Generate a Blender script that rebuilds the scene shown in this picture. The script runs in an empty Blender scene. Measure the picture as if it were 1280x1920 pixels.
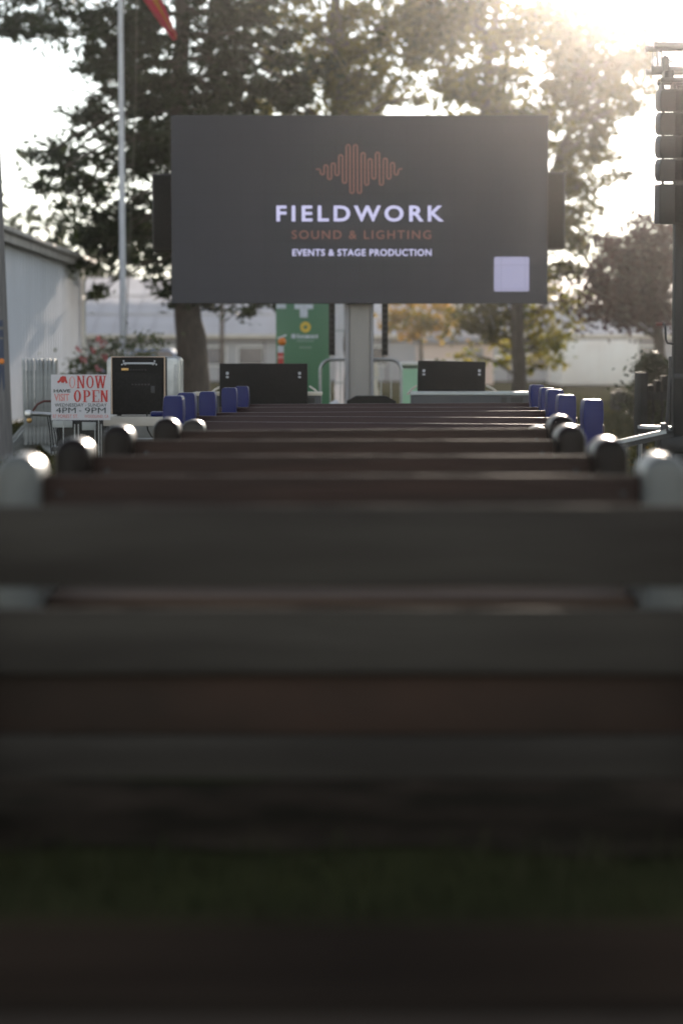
import bpy, bmesh, math, random
import numpy as np
from mathutils import Vector, Matrix

R = math.radians
scene = bpy.context.scene
COL = scene.collection

# ------------------------------------------------------------------ camera, sky, sun, exposure
EXPOSURE = 1.3
SUN_EL, SUN_AZ = R(11.6), R(7.9)          # azimuth clockwise from +Y (the way the camera looks)
CAM_Z = 1.14
FPX = 85 / 24 * 1280                      # focal length in photo pixels
PITCH = math.atan((960 - 668) / FPX)

cam_d = bpy.data.cameras.new("camera")
cam = bpy.data.objects.new("camera", cam_d)
COL.objects.link(cam)
cam.location = (0, 0, CAM_Z)
cam.rotation_euler = (R(90) - PITCH, 0, 0)
cam_d.sensor_fit = 'HORIZONTAL'
cam_d.sensor_width = 24
cam_d.lens = 85
cam_d.clip_start = 0.05
cam_d.clip_end = 2000
cam_d.dof.use_dof = True
cam_d.dof.focus_distance = 17.0
cam_d.dof.aperture_fstop = 1.8
scene.camera = cam

world = bpy.data.worlds.new("World")
scene.world = world
world.use_nodes = True
wn = world.node_tree
wn.nodes.clear()
sky = wn.nodes.new('ShaderNodeTexSky')
sky.sky_type = 'NISHITA'
sky.sun_disc = False
sky.sun_elevation = SUN_EL
sky.sun_rotation = SUN_AZ
sky.air_density = 1.0
sky.dust_density = 0.02
sky.ozone_density = 1.0
bgn = wn.nodes.new('ShaderNodeBackground')
bgn.inputs['Strength'].default_value = 0.115
wo = wn.nodes.new('ShaderNodeOutputWorld')
hsv = wn.nodes.new('ShaderNodeHueSaturation')
hsv.inputs['Saturation'].default_value = 0.4
wn.links.new(sky.outputs[0], hsv.inputs['Color'])
wn.links.new(hsv.outputs[0], bgn.inputs[0])
wn.links.new(bgn.outputs[0], wo.inputs[0])

sun_d = bpy.data.lights.new("sun", 'SUN')
sun_d.energy = 4.0
sun_d.angle = R(0.5)
sun_d.color = (1.0, 0.86, 0.72)
sun = bpy.data.objects.new("sun", sun_d)
COL.objects.link(sun)
to_sun = Vector((math.sin(SUN_AZ) * math.cos(SUN_EL), math.cos(SUN_AZ) * math.cos(SUN_EL), math.sin(SUN_EL)))
sun.rotation_euler = to_sun.to_track_quat('Z', 'Y').to_euler()
sun.location = (10, 60, 40)

vs = scene.view_settings
vs.view_transform = 'Standard'
vs.look = 'None'
vs.gamma = 1
vs.exposure = EXPOSURE
scene.render.film_transparent = False
cy = scene.cycles
cy.use_denoising = True
cy.max_bounces = 7
cy.diffuse_bounces = 3
cy.glossy_bounces = 3
cy.transmission_bounces = 4
cy.volume_bounces = 0
cy.transparent_max_bounces = 8
cy.sample_clamp_indirect = 6.0

# ------------------------------------------------------------------ helpers
def P(px, py, d):
    """world x, z of photo pixel (px, py) at ground distance d"""
    u = (px - 640) / FPX
    v = (960 - py) / FPX
    den = math.cos(PITCH) + v * math.sin(PITCH)
    return d * u / den, CAM_Z + d * (v * math.cos(PITCH) - math.sin(PITCH)) / den

def PV(px, py, d):
    x, z = P(px, py, d)
    return Vector((x, d, z))

def mat(name, col, rough=0.6, col2=None, scale=6.0, stretch=(1, 1, 1), metal=0.0, bump=0.0, bump_scale=None,
        coat=0.0, spec=0.5, detail=6.0, lo=0.35, hi=0.7, rough_var=0.0):
    m = bpy.data.materials.new(name)
    m.use_nodes = True
    nt = m.node_tree
    b = nt.nodes['Principled BSDF']
    b.inputs['Base Color'].default_value = (*col, 1)
    b.inputs['Roughness'].default_value = rough
    b.inputs['Metallic'].default_value = metal
    b.inputs['Specular IOR Level'].default_value = spec
    b.inputs['Coat Weight'].default_value = coat
    tc = nt.nodes.new('ShaderNodeTexCoord')
    mp = nt.nodes.new('ShaderNodeMapping')
    mp.inputs['Scale'].default_value = stretch
    nt.links.new(tc.outputs['Object'], mp.inputs[0])
    nz = nt.nodes.new('ShaderNodeTexNoise')
    nz.inputs['Scale'].default_value = scale
    nz.inputs['Detail'].default_value = detail
    nt.links.new(mp.outputs[0], nz.inputs['Vector'])
    if col2 is None:
        col2 = tuple(c * 0.75 for c in col)
    rp = nt.nodes.new('ShaderNodeValToRGB')
    rp.color_ramp.elements[0].position = lo
    rp.color_ramp.elements[1].position = hi
    rp.color_ramp.elements[0].color = (*col2, 1)
    rp.color_ramp.elements[1].color = (*col, 1)
    nt.links.new(nz.outputs['Fac'], rp.inputs[0])
    nt.links.new(rp.outputs[0], b.inputs['Base Color'])
    if rough_var:
        mr = nt.nodes.new('ShaderNodeMapRange')
        mr.inputs['To Min'].default_value = max(0.02, rough - rough_var)
        mr.inputs['To Max'].default_value = min(1, rough + rough_var)
        nt.links.new(nz.outputs['Fac'], mr.inputs[0])
        nt.links.new(mr.outputs[0], b.inputs['Roughness'])
    if bump:
        n2 = nt.nodes.new('ShaderNodeTexNoise')
        n2.inputs['Scale'].default_value = bump_scale or scale * 3
        n2.inputs['Detail'].default_value = 5
        nt.links.new(mp.outputs[0], n2.inputs['Vector'])
        bp = nt.nodes.new('ShaderNodeBump')
        bp.inputs['Strength'].default_value = bump
        bp.inputs['Distance'].default_value = 0.02
        nt.links.new(n2.outputs['Fac'], bp.inputs['Height'])
        nt.links.new(bp.outputs[0], b.inputs['Normal'])
    return m

def emit_mat(name, col, s=1.0):
    """a lit LED area: col is what the lit diodes show in the picture (linear)"""
    m = bpy.data.materials.new(name)
    m.use_nodes = True
    nt = m.node_tree
    b = nt.nodes['Principled BSDF']
    b.inputs['Base Color'].default_value = (0.01, 0.01, 0.01, 1)
    b.inputs['Roughness'].default_value = 0.9
    b.inputs['Specular IOR Level'].default_value = 0.1
    tc = nt.nodes.new('ShaderNodeTexCoord')
    # fine pixel pitch of the LED tiles
    vz = nt.nodes.new('ShaderNodeTexBrick')
    vz.offset = 0
    vz.inputs['Scale'].default_value = 1.0
    vz.inputs['Brick Width'].default_value = 0.272
    vz.inputs['Row Height'].default_value = 0.274
    vz.inputs['Mortar Size'].default_value = 0.004
    vz.inputs['Color1'].default_value = (*[c * 1.03 for c in col], 1)
    vz.inputs['Color2'].default_value = (*[c * 0.97 for c in col], 1)
    vz.inputs['Mortar'].default_value = (*[c * 0.8 for c in col], 1)
    mp = nt.nodes.new('ShaderNodeMapping')
    mp.inputs['Rotation'].default_value = (R(90), 0, 0)
    nt.links.new(tc.outputs['Object'], mp.inputs[0])
    nt.links.new(mp.outputs[0], vz.inputs['Vector'])
    nt.links.new(vz.outputs['Color'], b.inputs['Emission Color'])
    b.inputs['Emission Strength'].default_value = s / (2 ** EXPOSURE)
    return m

def leaf_mat(name, col, col2, trans=0.45, tcol=None, spec=0.15):
    m = bpy.data.materials.new(name)
    m.use_nodes = True
    nt = m.node_tree
    nt.nodes.clear()
    out = nt.nodes.new('ShaderNodeOutputMaterial')
    df = nt.nodes.new('ShaderNodeBsdfPrincipled')
    df.inputs['Roughness'].default_value = 0.55
    df.inputs['Specular IOR Level'].default_value = spec
    tr = nt.nodes.new('ShaderNodeBsdfTranslucent')
    mx = nt.nodes.new('ShaderNodeMixShader')
    mx.inputs[0].default_value = trans
    geo = nt.nodes.new('ShaderNodeNewGeometry')
    rp = nt.nodes.new('ShaderNodeValToRGB')
    rp.color_ramp.elements[0].color = (*col, 1)
    rp.color_ramp.elements[1].color = (*col2, 1)
    tc = nt.nodes.new('ShaderNodeTexCoord')
    nz = nt.nodes.new('ShaderNodeTexNoise')
    nz.inputs['Scale'].default_value = 1.1
    nz.inputs['Detail'].default_value = 3
    nt.links.new(tc.outputs['Object'], nz.inputs['Vector'])
    ad = nt.nodes.new('ShaderNodeMath')
    ad.operation = 'MULTIPLY_ADD'
    ad.inputs[1].default_value = 0.55
    nt.links.new(geo.outputs['Random Per Island'], ad.inputs[0])
    sb = nt.nodes.new('ShaderNodeMapRange')
    sb.inputs['From Min'].default_value = 0.32
    sb.inputs['From Max'].default_value = 0.68
    sb.inputs['To Min'].default_value = -0.25
    sb.inputs['To Max'].default_value = 0.6
    nt.links.new(nz.outputs['Fac'], sb.inputs[0])
    nt.links.new(sb.outputs[0], ad.inputs[2])
    nt.links.new(ad.outputs[0], rp.inputs[0])
    nt.links.new(rp.outputs[0], df.inputs['Base Color'])
    hs = nt.nodes.new('ShaderNodeMixRGB')
    hs.blend_type = 'MULTIPLY'
    hs.inputs[0].default_value = 1
    hs.inputs[2].default_value = (*(tcol or (1.5, 1.5, 0.8)), 1)
    nt.links.new(rp.outputs[0], hs.inputs[1])
    nt.links.new(hs.outputs[0], tr.inputs[0])
    nt.links.new(df.outputs[0], mx.inputs[1])
    nt.links.new(tr.outputs[0], mx.inputs[2])
    nt.links.new(mx.outputs[0], out.inputs[0])
    return m

class MB:
    """collects shapes and links them as ONE mesh"""
    def __init__(self):
        self.bm = bmesh.new()

    def box(self, c, s, rot=None, bev=0.0, seg=2):
        r = bmesh.ops.create_cube(self.bm, size=1)
        vs_ = r['verts']
        m = Matrix.Translation(Vector(c))
        if rot:
            m = m @ (Matrix.Rotation(rot[2], 4, 'Z') @ Matrix.Rotation(rot[1], 4, 'Y') @ Matrix.Rotation(rot[0], 4, 'X'))
        for v in vs_:
            v.co = m @ Vector((v.co.x * s[0], v.co.y * s[1], v.co.z * s[2]))
        if bev:
            es = list({e for v in vs_ for e in v.link_edges})
            bmesh.ops.bevel(self.bm, geom=es, offset=min(bev, min(s) * 0.45), segments=seg, affect='EDGES', profile=0.5)
        return self

    def boxr(self, x0, x1, y0, y1, z0, z1, bev=0.0):
        return self.box(((x0 + x1) / 2, (y0 + y1) / 2, (z0 + z1) / 2), (abs(x1 - x0), abs(y1 - y0), abs(z1 - z0)), None, bev)

    def cyl(self, p0, p1, r0, r1=None, n=12):
        p0, p1 = Vector(p0), Vector(p1)
        d = p1 - p0
        q = d.to_track_quat('Z', 'Y').to_matrix().to_4x4()
        bmesh.ops.create_cone(self.bm, cap_ends=True, segments=n, radius1=r0, radius2=r0 if r1 is None else r1,
                              depth=d.length, matrix=Matrix.Translation((p0 + p1) / 2) @ q)
        return self

    def tube(self, pts, r, n=8, closed=False):
        pts = [Vector(p) for p in pts]
        rs = r if isinstance(r, (list, tuple)) else [r] * len(pts)
        rings = []
        k = len(pts)
        ref = None
        for i, p in enumerate(pts):
            if closed:
                t = pts[(i + 1) % k] - pts[i - 1]
            else:
                t = pts[min(i + 1, k - 1)] - pts[max(i - 1, 0)]
            t.normalize()
            if ref is None:
                ref = Vector((0, 0, 1)) if abs(t.z) < 0.9 else Vector((1, 0, 0))
            a = ref - t * ref.dot(t)
            if a.length < 1e-4:
                a = t.orthogonal()
            a.normalize()
            ref = a
            b = t.cross(a)
            rings.append([self.bm.verts.new(p + (a * math.cos(2 * math.pi * j / n) + b * math.sin(2 * math.pi * j / n)) * rs[i]) for j in range(n)])
        last = k if closed else k - 1
        for i in range(last):
            A, B = rings[i], rings[(i + 1) % k]
            for j in range(n):
                self.bm.faces.new((A[j], A[(j + 1) % n], B[(j + 1) % n], B[j]))
        if not closed:
            self.bm.faces.new(rings[0][::-1])
            self.bm.faces.new(rings[-1])
        return self

    def prism(self, outline, y0, y1, bev=0.0, seg=3, axis='y'):
        """outline in (x, z), swept along y (axis 'x': outline in (y, z) swept along x)"""
        def pt(a, b, t):
            return (a, t, b) if axis == 'y' else (t, a, b)
        A = [self.bm.verts.new(pt(x, z, y0)) for x, z in outline]
        B = [self.bm.verts.new(pt(x, z, y1)) for x, z in outline]
        n = len(A)
        f0 = self.bm.faces.new(A)
        f1 = self.bm.faces.new(B[::-1])
        fs = [f0, f1]
        for i in range(n):
            fs.append(self.bm.faces.new((A[i], B[i], B[(i + 1) % n], A[(i + 1) % n])))
        bmesh.ops.recalc_face_normals(self.bm, faces=fs)
        if bev:
            bmesh.ops.bevel(self.bm, geom=list(f0.edges) + list(f1.edges), offset=bev, segments=seg, affect='EDGES', profile=0.5)
        return self

    def quad(self, a, b, c, d):
        self.bm.faces.new([self.bm.verts.new(p) for p in (a, b, c, d)])
        return self

    def lathe(self, prof, c, n=20):
        rings = []
        for r, z in prof:
            rings.append([self.bm.verts.new((c[0] + r * math.cos(2 * math.pi * j / n), c[1] + r * math.sin(2 * math.pi * j / n), c[2] + z)) for j in range(n)])
        for A, B in zip(rings, rings[1:]):
            for j in range(n):
                self.bm.faces.new((A[j], A[(j + 1) % n], B[(j + 1) % n], B[j]))
        self.bm.faces.new(rings[0][::-1])
        self.bm.faces.new(rings[-1])
        return self

    def raw(self, verts, faces):
        vv = [self.bm.verts.new(v) for v in verts]
        for f in faces:
            try:
                self.bm.faces.new([vv[i] for i in f])
            except ValueError:
                pass
        return self

def top_of(o):
    while o.parent:
        o = o.parent
    return o

def link_mesh(name, me, m, parent=None, world_co=True, smooth=True):
    if parent is not None and world_co:
        l = top_of(parent).location
        me.transform(Matrix.Translation(-Vector(l)))
    if smooth:
        me.polygons.foreach_set('use_smooth', [True] * len(me.polygons))
        me.set_sharp_from_angle(angle=R(38))
    ms = m if isinstance(m, (list, tuple)) else [m]
    for k in ms:
        me.materials.append(k)
    o = bpy.data.objects.new(name, me)
    COL.objects.link(o)
    if parent is not None:
        o.parent = parent
    return o

def obj(name, mb, m, parent=None, world_co=True, smooth=True):
    me = bpy.data.meshes.new(name)
    bmesh.ops.recalc_face_normals(mb.bm, faces=mb.bm.faces)
    mb.bm.to_mesh(me)
    mb.bm.free()
    return link_mesh(name, me, m, parent, world_co, smooth)

def tag(o, label=None, cat=None, group=None, kind=None):
    if label: o['label'] = label
    if cat: o['category'] = cat
    if group: o['group'] = group
    if kind: o['kind'] = kind
    return o

def thing(name, label, cat, loc=(0, 0, 0), group=None):
    o = bpy.data.objects.new(name, None)
    COL.objects.link(o)
    o.location = loc
    o.empty_display_size = 0.2
    return tag(o, label, cat, group)

def copy_tree(o, parent=None):
    c = o.copy()
    COL.objects.link(c)
    if parent is not None:
        c.parent = parent
    for ch in list(o.children):
        copy_tree(ch, c)
    return c

def text_geo(s, x0, x1, z0, z1, y, bold=0.0, spacing=1.0, mirror=False):
    """flat lettering fitted to a rectangle in the plane y (facing -y); returns verts, faces"""
    cu = bpy.data.curves.new("lettering", 'FONT')
    cu.body = s
    cu.size = 1
    cu.offset = bold
    cu.space_character = spacing
    cu.resolution_u = 4
    o = bpy.data.objects.new("lettering", cu)
    COL.objects.link(o)
    dg = bpy.context.evaluated_depsgraph_get()
    me = bpy.data.meshes.new_from_object(o.evaluated_get(dg))
    co = np.array([v.co[:] for v in me.vertices])
    fs = [tuple(p.vertices) for p in me.polygons]
    bpy.data.objects.remove(o)
    bpy.data.curves.remove(cu)
    bpy.data.meshes.remove(me)
    mn, mxx = co.min(0), co.max(0)
    xs = (co[:, 0] - mn[0]) / (mxx[0] - mn[0])
    zs = (co[:, 1] - mn[1]) / (mxx[1] - mn[1])
    return [(x0 + (x1 - x0) * a, y, z0 + (z1 - z0) * b) for a, b in zip(xs, zs)], fs

rng = np.random.default_rng(7)
random.seed(7)

# ------------------------------------------------------------------ materials
M = {}
M['grass'] = mat('grass_ground', (0.050, 0.052, 0.022), 0.95, (0.024, 0.026, 0.013), 0.9, detail=10, bump=0.6, bump_scale=30, spec=0.0)
M['blade'] = leaf_mat('grass_blades', (0.024, 0.028, 0.014), (0.052, 0.049, 0.028), 0.10, spec=0.0)
M['wood'] = mat('brown_plank', (0.050, 0.028, 0.021), 0.7, (0.022, 0.015, 0.012), 3.0, (0.35, 6, 6), bump=0.35, bump_scale=14, rough_var=0.12, spec=0.2)
M['front_board'] = mat('worn_front_plank', (0.085, 0.068, 0.056), 0.8, (0.05, 0.04, 0.034), 1.3, (0.5, 5, 5), bump=0.3, bump_scale=14, spec=0.1)
M['apron'] = mat('reddish_plank', (0.086, 0.046, 0.033), 0.75, (0.030, 0.021, 0.016), 0.7, (1, 1.5, 1.5), bump=0.3, bump_scale=14, spec=0.15)
M['wood_dark'] = mat('dark_plank', (0.026, 0.020, 0.016), 0.9, (0.012, 0.0095, 0.008), 3.0, (0.35, 6, 6), bump=0.35, bump_scale=14, spec=0.0)
M['wood_grey'] = mat('weathered_plank', (0.066, 0.058, 0.049), 0.8, (0.030, 0.025, 0.021), 1.3, (0.5, 5, 5), bump=0.35, bump_scale=14, spec=0.2)
M['wood_red'] = mat('maroon_plank', (0.030, 0.009, 0.009), 0.42, (0.019, 0.006, 0.006), 3.0, (0.3, 5, 5), bump=0.1, bump_scale=12, spec=0.3)
M['end_brown'] = mat('brown_end', (0.009, 0.0055, 0.0048), 0.30, (0.007, 0.0045, 0.004), 7, bump=0.03, spec=0.12)
M['end_beige'] = mat('beige_end', (0.12, 0.124, 0.12), 0.36, (0.092, 0.095, 0.092), 4, bump=0.05, spec=0.4)
M['end_taupe'] = mat('taupe_end', (0.035, 0.031, 0.027), 0.34, (0.026, 0.023, 0.02), 4, bump=0.05, spec=0.15)
M['end_blue'] = mat('blue_end', (0.003, 0.010, 0.105), 0.34, (0.0025, 0.008, 0.085), 5, bump=0.04, bump_scale=20, spec=0.2)
M['steel'] = mat('galvanised_steel', (0.45, 0.46, 0.47), 0.38, (0.32, 0.33, 0.34), 8, metal=0.85)
M['steel_dull'] = mat('dull_steel', (0.36, 0.37, 0.37), 0.5, (0.25, 0.26, 0.26), 8, metal=0.35)
M['steel_pale'] = mat('painted_steel', (0.55, 0.56, 0.60), 0.45, (0.45, 0.46, 0.5), 6)
M['truss'] = mat('truss_tube', (0.26, 0.25, 0.25), 0.5, (0.2, 0.195, 0.195), 8, metal=0.5)
M['alu'] = mat('aluminium', (0.62, 0.62, 0.63), 0.35, (0.5, 0.5, 0.5), 8, metal=0.9)
M['black'] = mat('black_paint', (0.012, 0.012, 0.012), 0.5, (0.008, 0.008, 0.008), 9, bump=0.05)
M['black_matt'] = mat('black_vinyl', (0.009, 0.009, 0.009), 0.75, (0.006, 0.006, 0.006), 20, bump=0.15, bump_scale=80, spec=0.25)
M['grille'] = mat('speaker_grille', (0.018, 0.018, 0.018), 0.8, (0.010, 0.010, 0.010), 60, bump=0.2, bump_scale=150, spec=0.2)
M['dark_gear'] = mat('dark_gear', (0.022, 0.024, 0.024), 0.7, (0.014, 0.015, 0.015), 5, spec=0.12)
M['charcoal'] = mat('charcoal_paint', (0.035, 0.037, 0.04), 0.5, (0.025, 0.026, 0.03), 5)
M['mast'] = mat('mast_paint', (0.30, 0.28, 0.265), 0.5, (0.25, 0.235, 0.225), 2.0, (3, 3, 0.4))
M['mast_rail'] = mat('mast_rail', (0.26, 0.255, 0.27), 0.5, (0.22, 0.215, 0.23), 3)
M['cream'] = mat('cream_edge', (0.62, 0.56, 0.47), 0.5, (0.5, 0.45, 0.37), 5)
M['white'] = mat('white_paint', (0.78, 0.77, 0.74), 0.5, (0.68, 0.67, 0.64), 3)
M['shed'] = mat('shed_siding', (0.70, 0.72, 0.78), 0.6, (0.62, 0.64, 0.69), 0.8, (2, 2, 0.3), bump=0.1)
M['shed_roof'] = mat('shed_roof', (0.17, 0.17, 0.165), 0.7, (0.10, 0.10, 0.10), 2)
M['eave'] = mat('eave_boards', (0.50, 0.48, 0.46), 0.7, (0.28, 0.26, 0.25), 3.5)
M['hall_roof'] = mat('hall_roof', (0.44, 0.43, 0.465), 0.6, (0.37, 0.36, 0.39), 0.5, (0.4, 2, 2))
M['hall_wall'] = mat('hall_wall', (0.40, 0.395, 0.41), 0.7, (0.32, 0.315, 0.33), 0.6)
M['pink_wall'] = mat('pink_wall', (0.72, 0.55, 0.46), 0.75, (0.62, 0.48, 0.41), 0.8)
M['cont'] = mat('container_white', (0.88, 0.86, 0.82), 0.55, (0.80, 0.74, 0.69), 0.9)
M['glass'] = mat('dark_glass', (0.03, 0.035, 0.045), 0.1, (0.02, 0.025, 0.03), 3)
M['bark'] = mat('bark', (0.085, 0.068, 0.055), 0.9, (0.04, 0.032, 0.027), 5, (4, 4, 0.7), bump=0.8, bump_scale=9)
M['pole_wood'] = mat('pole_wood', (0.20, 0.19, 0.19), 0.85, (0.13, 0.125, 0.125), 6, (6, 6, 0.4), bump=0.3)
M['leaf_dark'] = leaf_mat('leaf_dark', (0.007, 0.013, 0.006), (0.026, 0.038, 0.014), 0.25)
M['leaf_olive'] = leaf_mat('leaf_olive', (0.024, 0.030, 0.008), (0.130, 0.112, 0.028), 0.38, (1.6, 1.55, 0.6))
M['leaf_sparse'] = leaf_mat('leaf_sparse', (0.028, 0.030, 0.013), (0.095, 0.080, 0.03), 0.4)
M['leaf_yellow'] = leaf_mat('leaf_yellow', (0.07, 0.085, 0.02), (0.26, 0.20, 0.045), 0.45)
M['leaf_orange'] = leaf_mat('leaf_orange', (0.10, 0.11, 0.02), (0.40, 0.20, 0.04), 0.45)
M['leaf_plum'] = leaf_mat('leaf_plum', (0.016, 0.009, 0.011), (0.055, 0.024, 0.022), 0.22, (1.6, 0.8, 0.7))
M['leaf_rose'] = leaf_mat('leaf_rose', (0.05, 0.065, 0.04), (0.16, 0.17, 0.11), 0.35)
M['petal'] = leaf_mat('petal', (0.55, 0.12, 0.14), (0.75, 0.38, 0.38), 0.35, (1, 0.8, 0.8))
M['flag_red'] = leaf_mat('flag_red', (0.34, 0.02, 0.045), (0.40, 0.025, 0.045), 0.35, (1.3, 1, 1))
M['flag_yellow'] = leaf_mat('flag_yellow', (0.40, 0.17, 0.02), (0.42, 0.19, 0.02), 0.35, (1.2, 1, 1))
M['rope'] = mat('rope', (0.12, 0.11, 0.09), 0.9)
M['green'] = mat('green_vinyl', (0.055, 0.165, 0.085), 0.45, (0.048, 0.15, 0.078), 1.5)
M['pale_green'] = mat('pale_green', (0.36, 0.60, 0.42), 0.5, (0.30, 0.52, 0.36), 3)
M['sign_white'] = leaf_mat('sign_sheet', (0.74, 0.74, 0.78), (0.74, 0.74, 0.78), 0.45, (1.0, 0.95, 0.9))
M['red'] = mat('red_print', (0.55, 0.035, 0.03), 0.55)
M['pink'] = mat('pink_print', (0.75, 0.30, 0.28), 0.55)
M['ink'] = mat('ink', (0.03, 0.045, 0.045), 0.55)
M['print_white'] = mat('white_print', (0.62, 0.66, 0.74), 0.5)
M['print_yellow'] = mat('yellow_print', (0.75, 0.50, 0.06), 0.5)
M['print_soft'] = mat('soft_print', (0.30, 0.42, 0.38), 0.5)
M['orange'] = mat('orange', (0.75, 0.22, 0.03), 0.5)
M['brass'] = mat('brass', (0.7, 0.42, 0.16), 0.35, metal=0.6)
M['navy'] = mat('navy_sheet', (0.05, 0.065, 0.11), 0.5, (0.04, 0.05, 0.09), 4)
M['blue_car'] = mat('car_paint', (0.16, 0.24, 0.40), 0.25, (0.14, 0.21, 0.36), 2, coat=0.6)
M['tyre'] = mat('rubber', (0.015, 0.015, 0.015), 0.8)
M['plate'] = mat('plate_grey', (0.45, 0.47, 0.47), 0.4, (0.38, 0.40, 0.40), 8)
M['amp_side'] = mat('tan_piping', (0.62, 0.45, 0.33), 0.5)
M['table_top'] = mat('table_top', (0.56, 0.51, 0.45), 0.6, (0.46, 0.42, 0.37), 4)
M['led_off'] = emit_mat('led_background', (0.0285, 0.031, 0.037))
M['led_white'] = emit_mat('led_white', (0.60, 0.60, 0.88))
M['led_copper'] = emit_mat('led_copper', (0.225, 0.108, 0.084))

# ------------------------------------------------------------------ ground
g = MB()
N = 60
xs = np.linspace(-240, 240, 41)
ys = np.concatenate([np.linspace(-40, 40, 41), np.linspace(46, 320, 30)])
gv = [(x, y, 0.02 * math.sin(x * 0.9 + y * 0.31) * math.sin(y * 0.57) if 7.5 < y < 60 and abs(x) < 20 else 0) for y in ys for x in xs]
W_ = len(xs)
gf = [(j * W_ + i, j * W_ + i + 1, (j + 1) * W_ + i + 1, (j + 1) * W_ + i) for j in range(len(ys) - 1) for i in range(W_ - 1)]
g.raw(gv, gf)
tag(obj('ground', g, M['grass']), kind='structure')

M['ground_brown'] = mat('brown_ground', (0.055, 0.042, 0.032), 0.95, (0.028, 0.024, 0.018), 4, bump=0.7, bump_scale=25, spec=0.0)  # plain brown ground sheet under the nearest bench with a backrest
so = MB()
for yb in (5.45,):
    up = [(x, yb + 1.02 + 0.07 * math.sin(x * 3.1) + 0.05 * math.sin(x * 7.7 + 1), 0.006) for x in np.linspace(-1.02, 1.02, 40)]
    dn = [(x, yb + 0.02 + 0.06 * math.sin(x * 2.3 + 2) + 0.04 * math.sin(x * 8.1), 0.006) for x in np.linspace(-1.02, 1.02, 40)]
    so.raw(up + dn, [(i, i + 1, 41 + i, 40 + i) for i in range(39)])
tag(obj('brown_patch', so, M['ground_brown']), kind='structure')

def quads_mesh(name, pts, m, parent=None, world_co=True):
    """pts (n, 4, 3) -> one mesh of n quads"""
    n = len(pts)
    me = bpy.data.meshes.new(name)
    me.vertices.add(n * 4)
    me.vertices.foreach_set('co', pts.reshape(-1).astype(np.float32))
    me.loops.add(n * 4)
    me.loops.foreach_set('vertex_index', np.arange(n * 4, dtype=np.int32))
    me.polygons.add(n)
    me.polygons.foreach_set('loop_start', np.arange(0, n * 4, 4, dtype=np.int32))
    me.polygons.foreach_set('loop_total', np.full(n, 4, dtype=np.int32))
    me.update(calc_edges=True)
    return link_mesh(name, me, m, parent, world_co, smooth=False)

# grass blades
n = 110000
by = 3.5 + (rng.random(n) ** 1.3) * 46
bx = (rng.random(n) - 0.5) * (6 + by * 0.45)
h = 0.03 + rng.random(n) * 0.06
a = rng.random(n) * 6.283
lean = (rng.random((n, 2)) - 0.5) * 0.08
w = 0.004 + by * 0.00016
q = np.zeros((n, 4, 3))
ca, sa = np.cos(a) * w, np.sin(a) * w
q[:, 0] = np.stack([bx - ca, by - sa, np.full(n, -0.02)], 1)
q[:, 1] = np.stack([bx + ca, by + sa, np.full(n, -0.02)], 1)
q[:, 2] = np.stack([bx + lean[:, 0] + ca * 0.2, by + lean[:, 1] + sa * 0.2, h], 1)
q[:, 3] = np.stack([bx + lean[:, 0] - ca * 0.2, by + lean[:, 1] - sa * 0.2, h], 1)
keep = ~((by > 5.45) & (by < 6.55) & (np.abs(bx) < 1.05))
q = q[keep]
tag(quads_mesh('grass_blades', q, M['blade']), 'short lawn grass growing between and around the benches', 'grass', kind='stuff')

# ------------------------------------------------------------------ trees and plants
def leaf_quads(c, size, aspect=0.5, droop=0.0):
    n = len(c)
    t = rng.normal(size=(n, 3))
    t[:, 2] = t[:, 2] * 0.7 - droop
    t /= np.linalg.norm(t, axis=1)[:, None]
    b = np.cross(t, rng.normal(size=(n, 3)))
    b /= np.linalg.norm(b, axis=1)[:, None]
    s = size * (0.6 + 0.8 * rng.random(n))[:, None]
    q = np.zeros((n, 4, 3))
    q[:, 0] = c - t * s
    q[:, 1] = c + b * s * aspect
    q[:, 2] = c + t * s
    q[:, 3] = c - b * s * aspect
    return q

def clump(px, py, rx, ry, d, n_sub, n_leaf, sub_r, depth=2.0, flat=0.55):
    """leaf centres of a foliage clump seen around photo point (px, py) at distance d"""
    k = d / FPX
    x0, z0 = P(px, py, d)
    u = rng.normal(size=(n_sub, 3))
    u /= np.linalg.norm(u, axis=1)[:, None]
    u *= (rng.random(n_sub) ** (1 / 2.4))[:, None]
    sc = np.stack([x0 + u[:, 0] * rx * k, d + u[:, 1] * depth, z0 + u[:, 2] * ry * k], 1)
    g_ = rng.normal(size=(n_sub, n_leaf, 3)) * np.array([sub_r, sub_r, sub_r * flat])
    g_ *= (0.45 + 1.25 * rng.random(n_sub) ** 1.5)[:, None, None]
    g_[:, ::5] *= 2.0
    return (sc[:, None, :] + g_).reshape(-1, 3), sc

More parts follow.
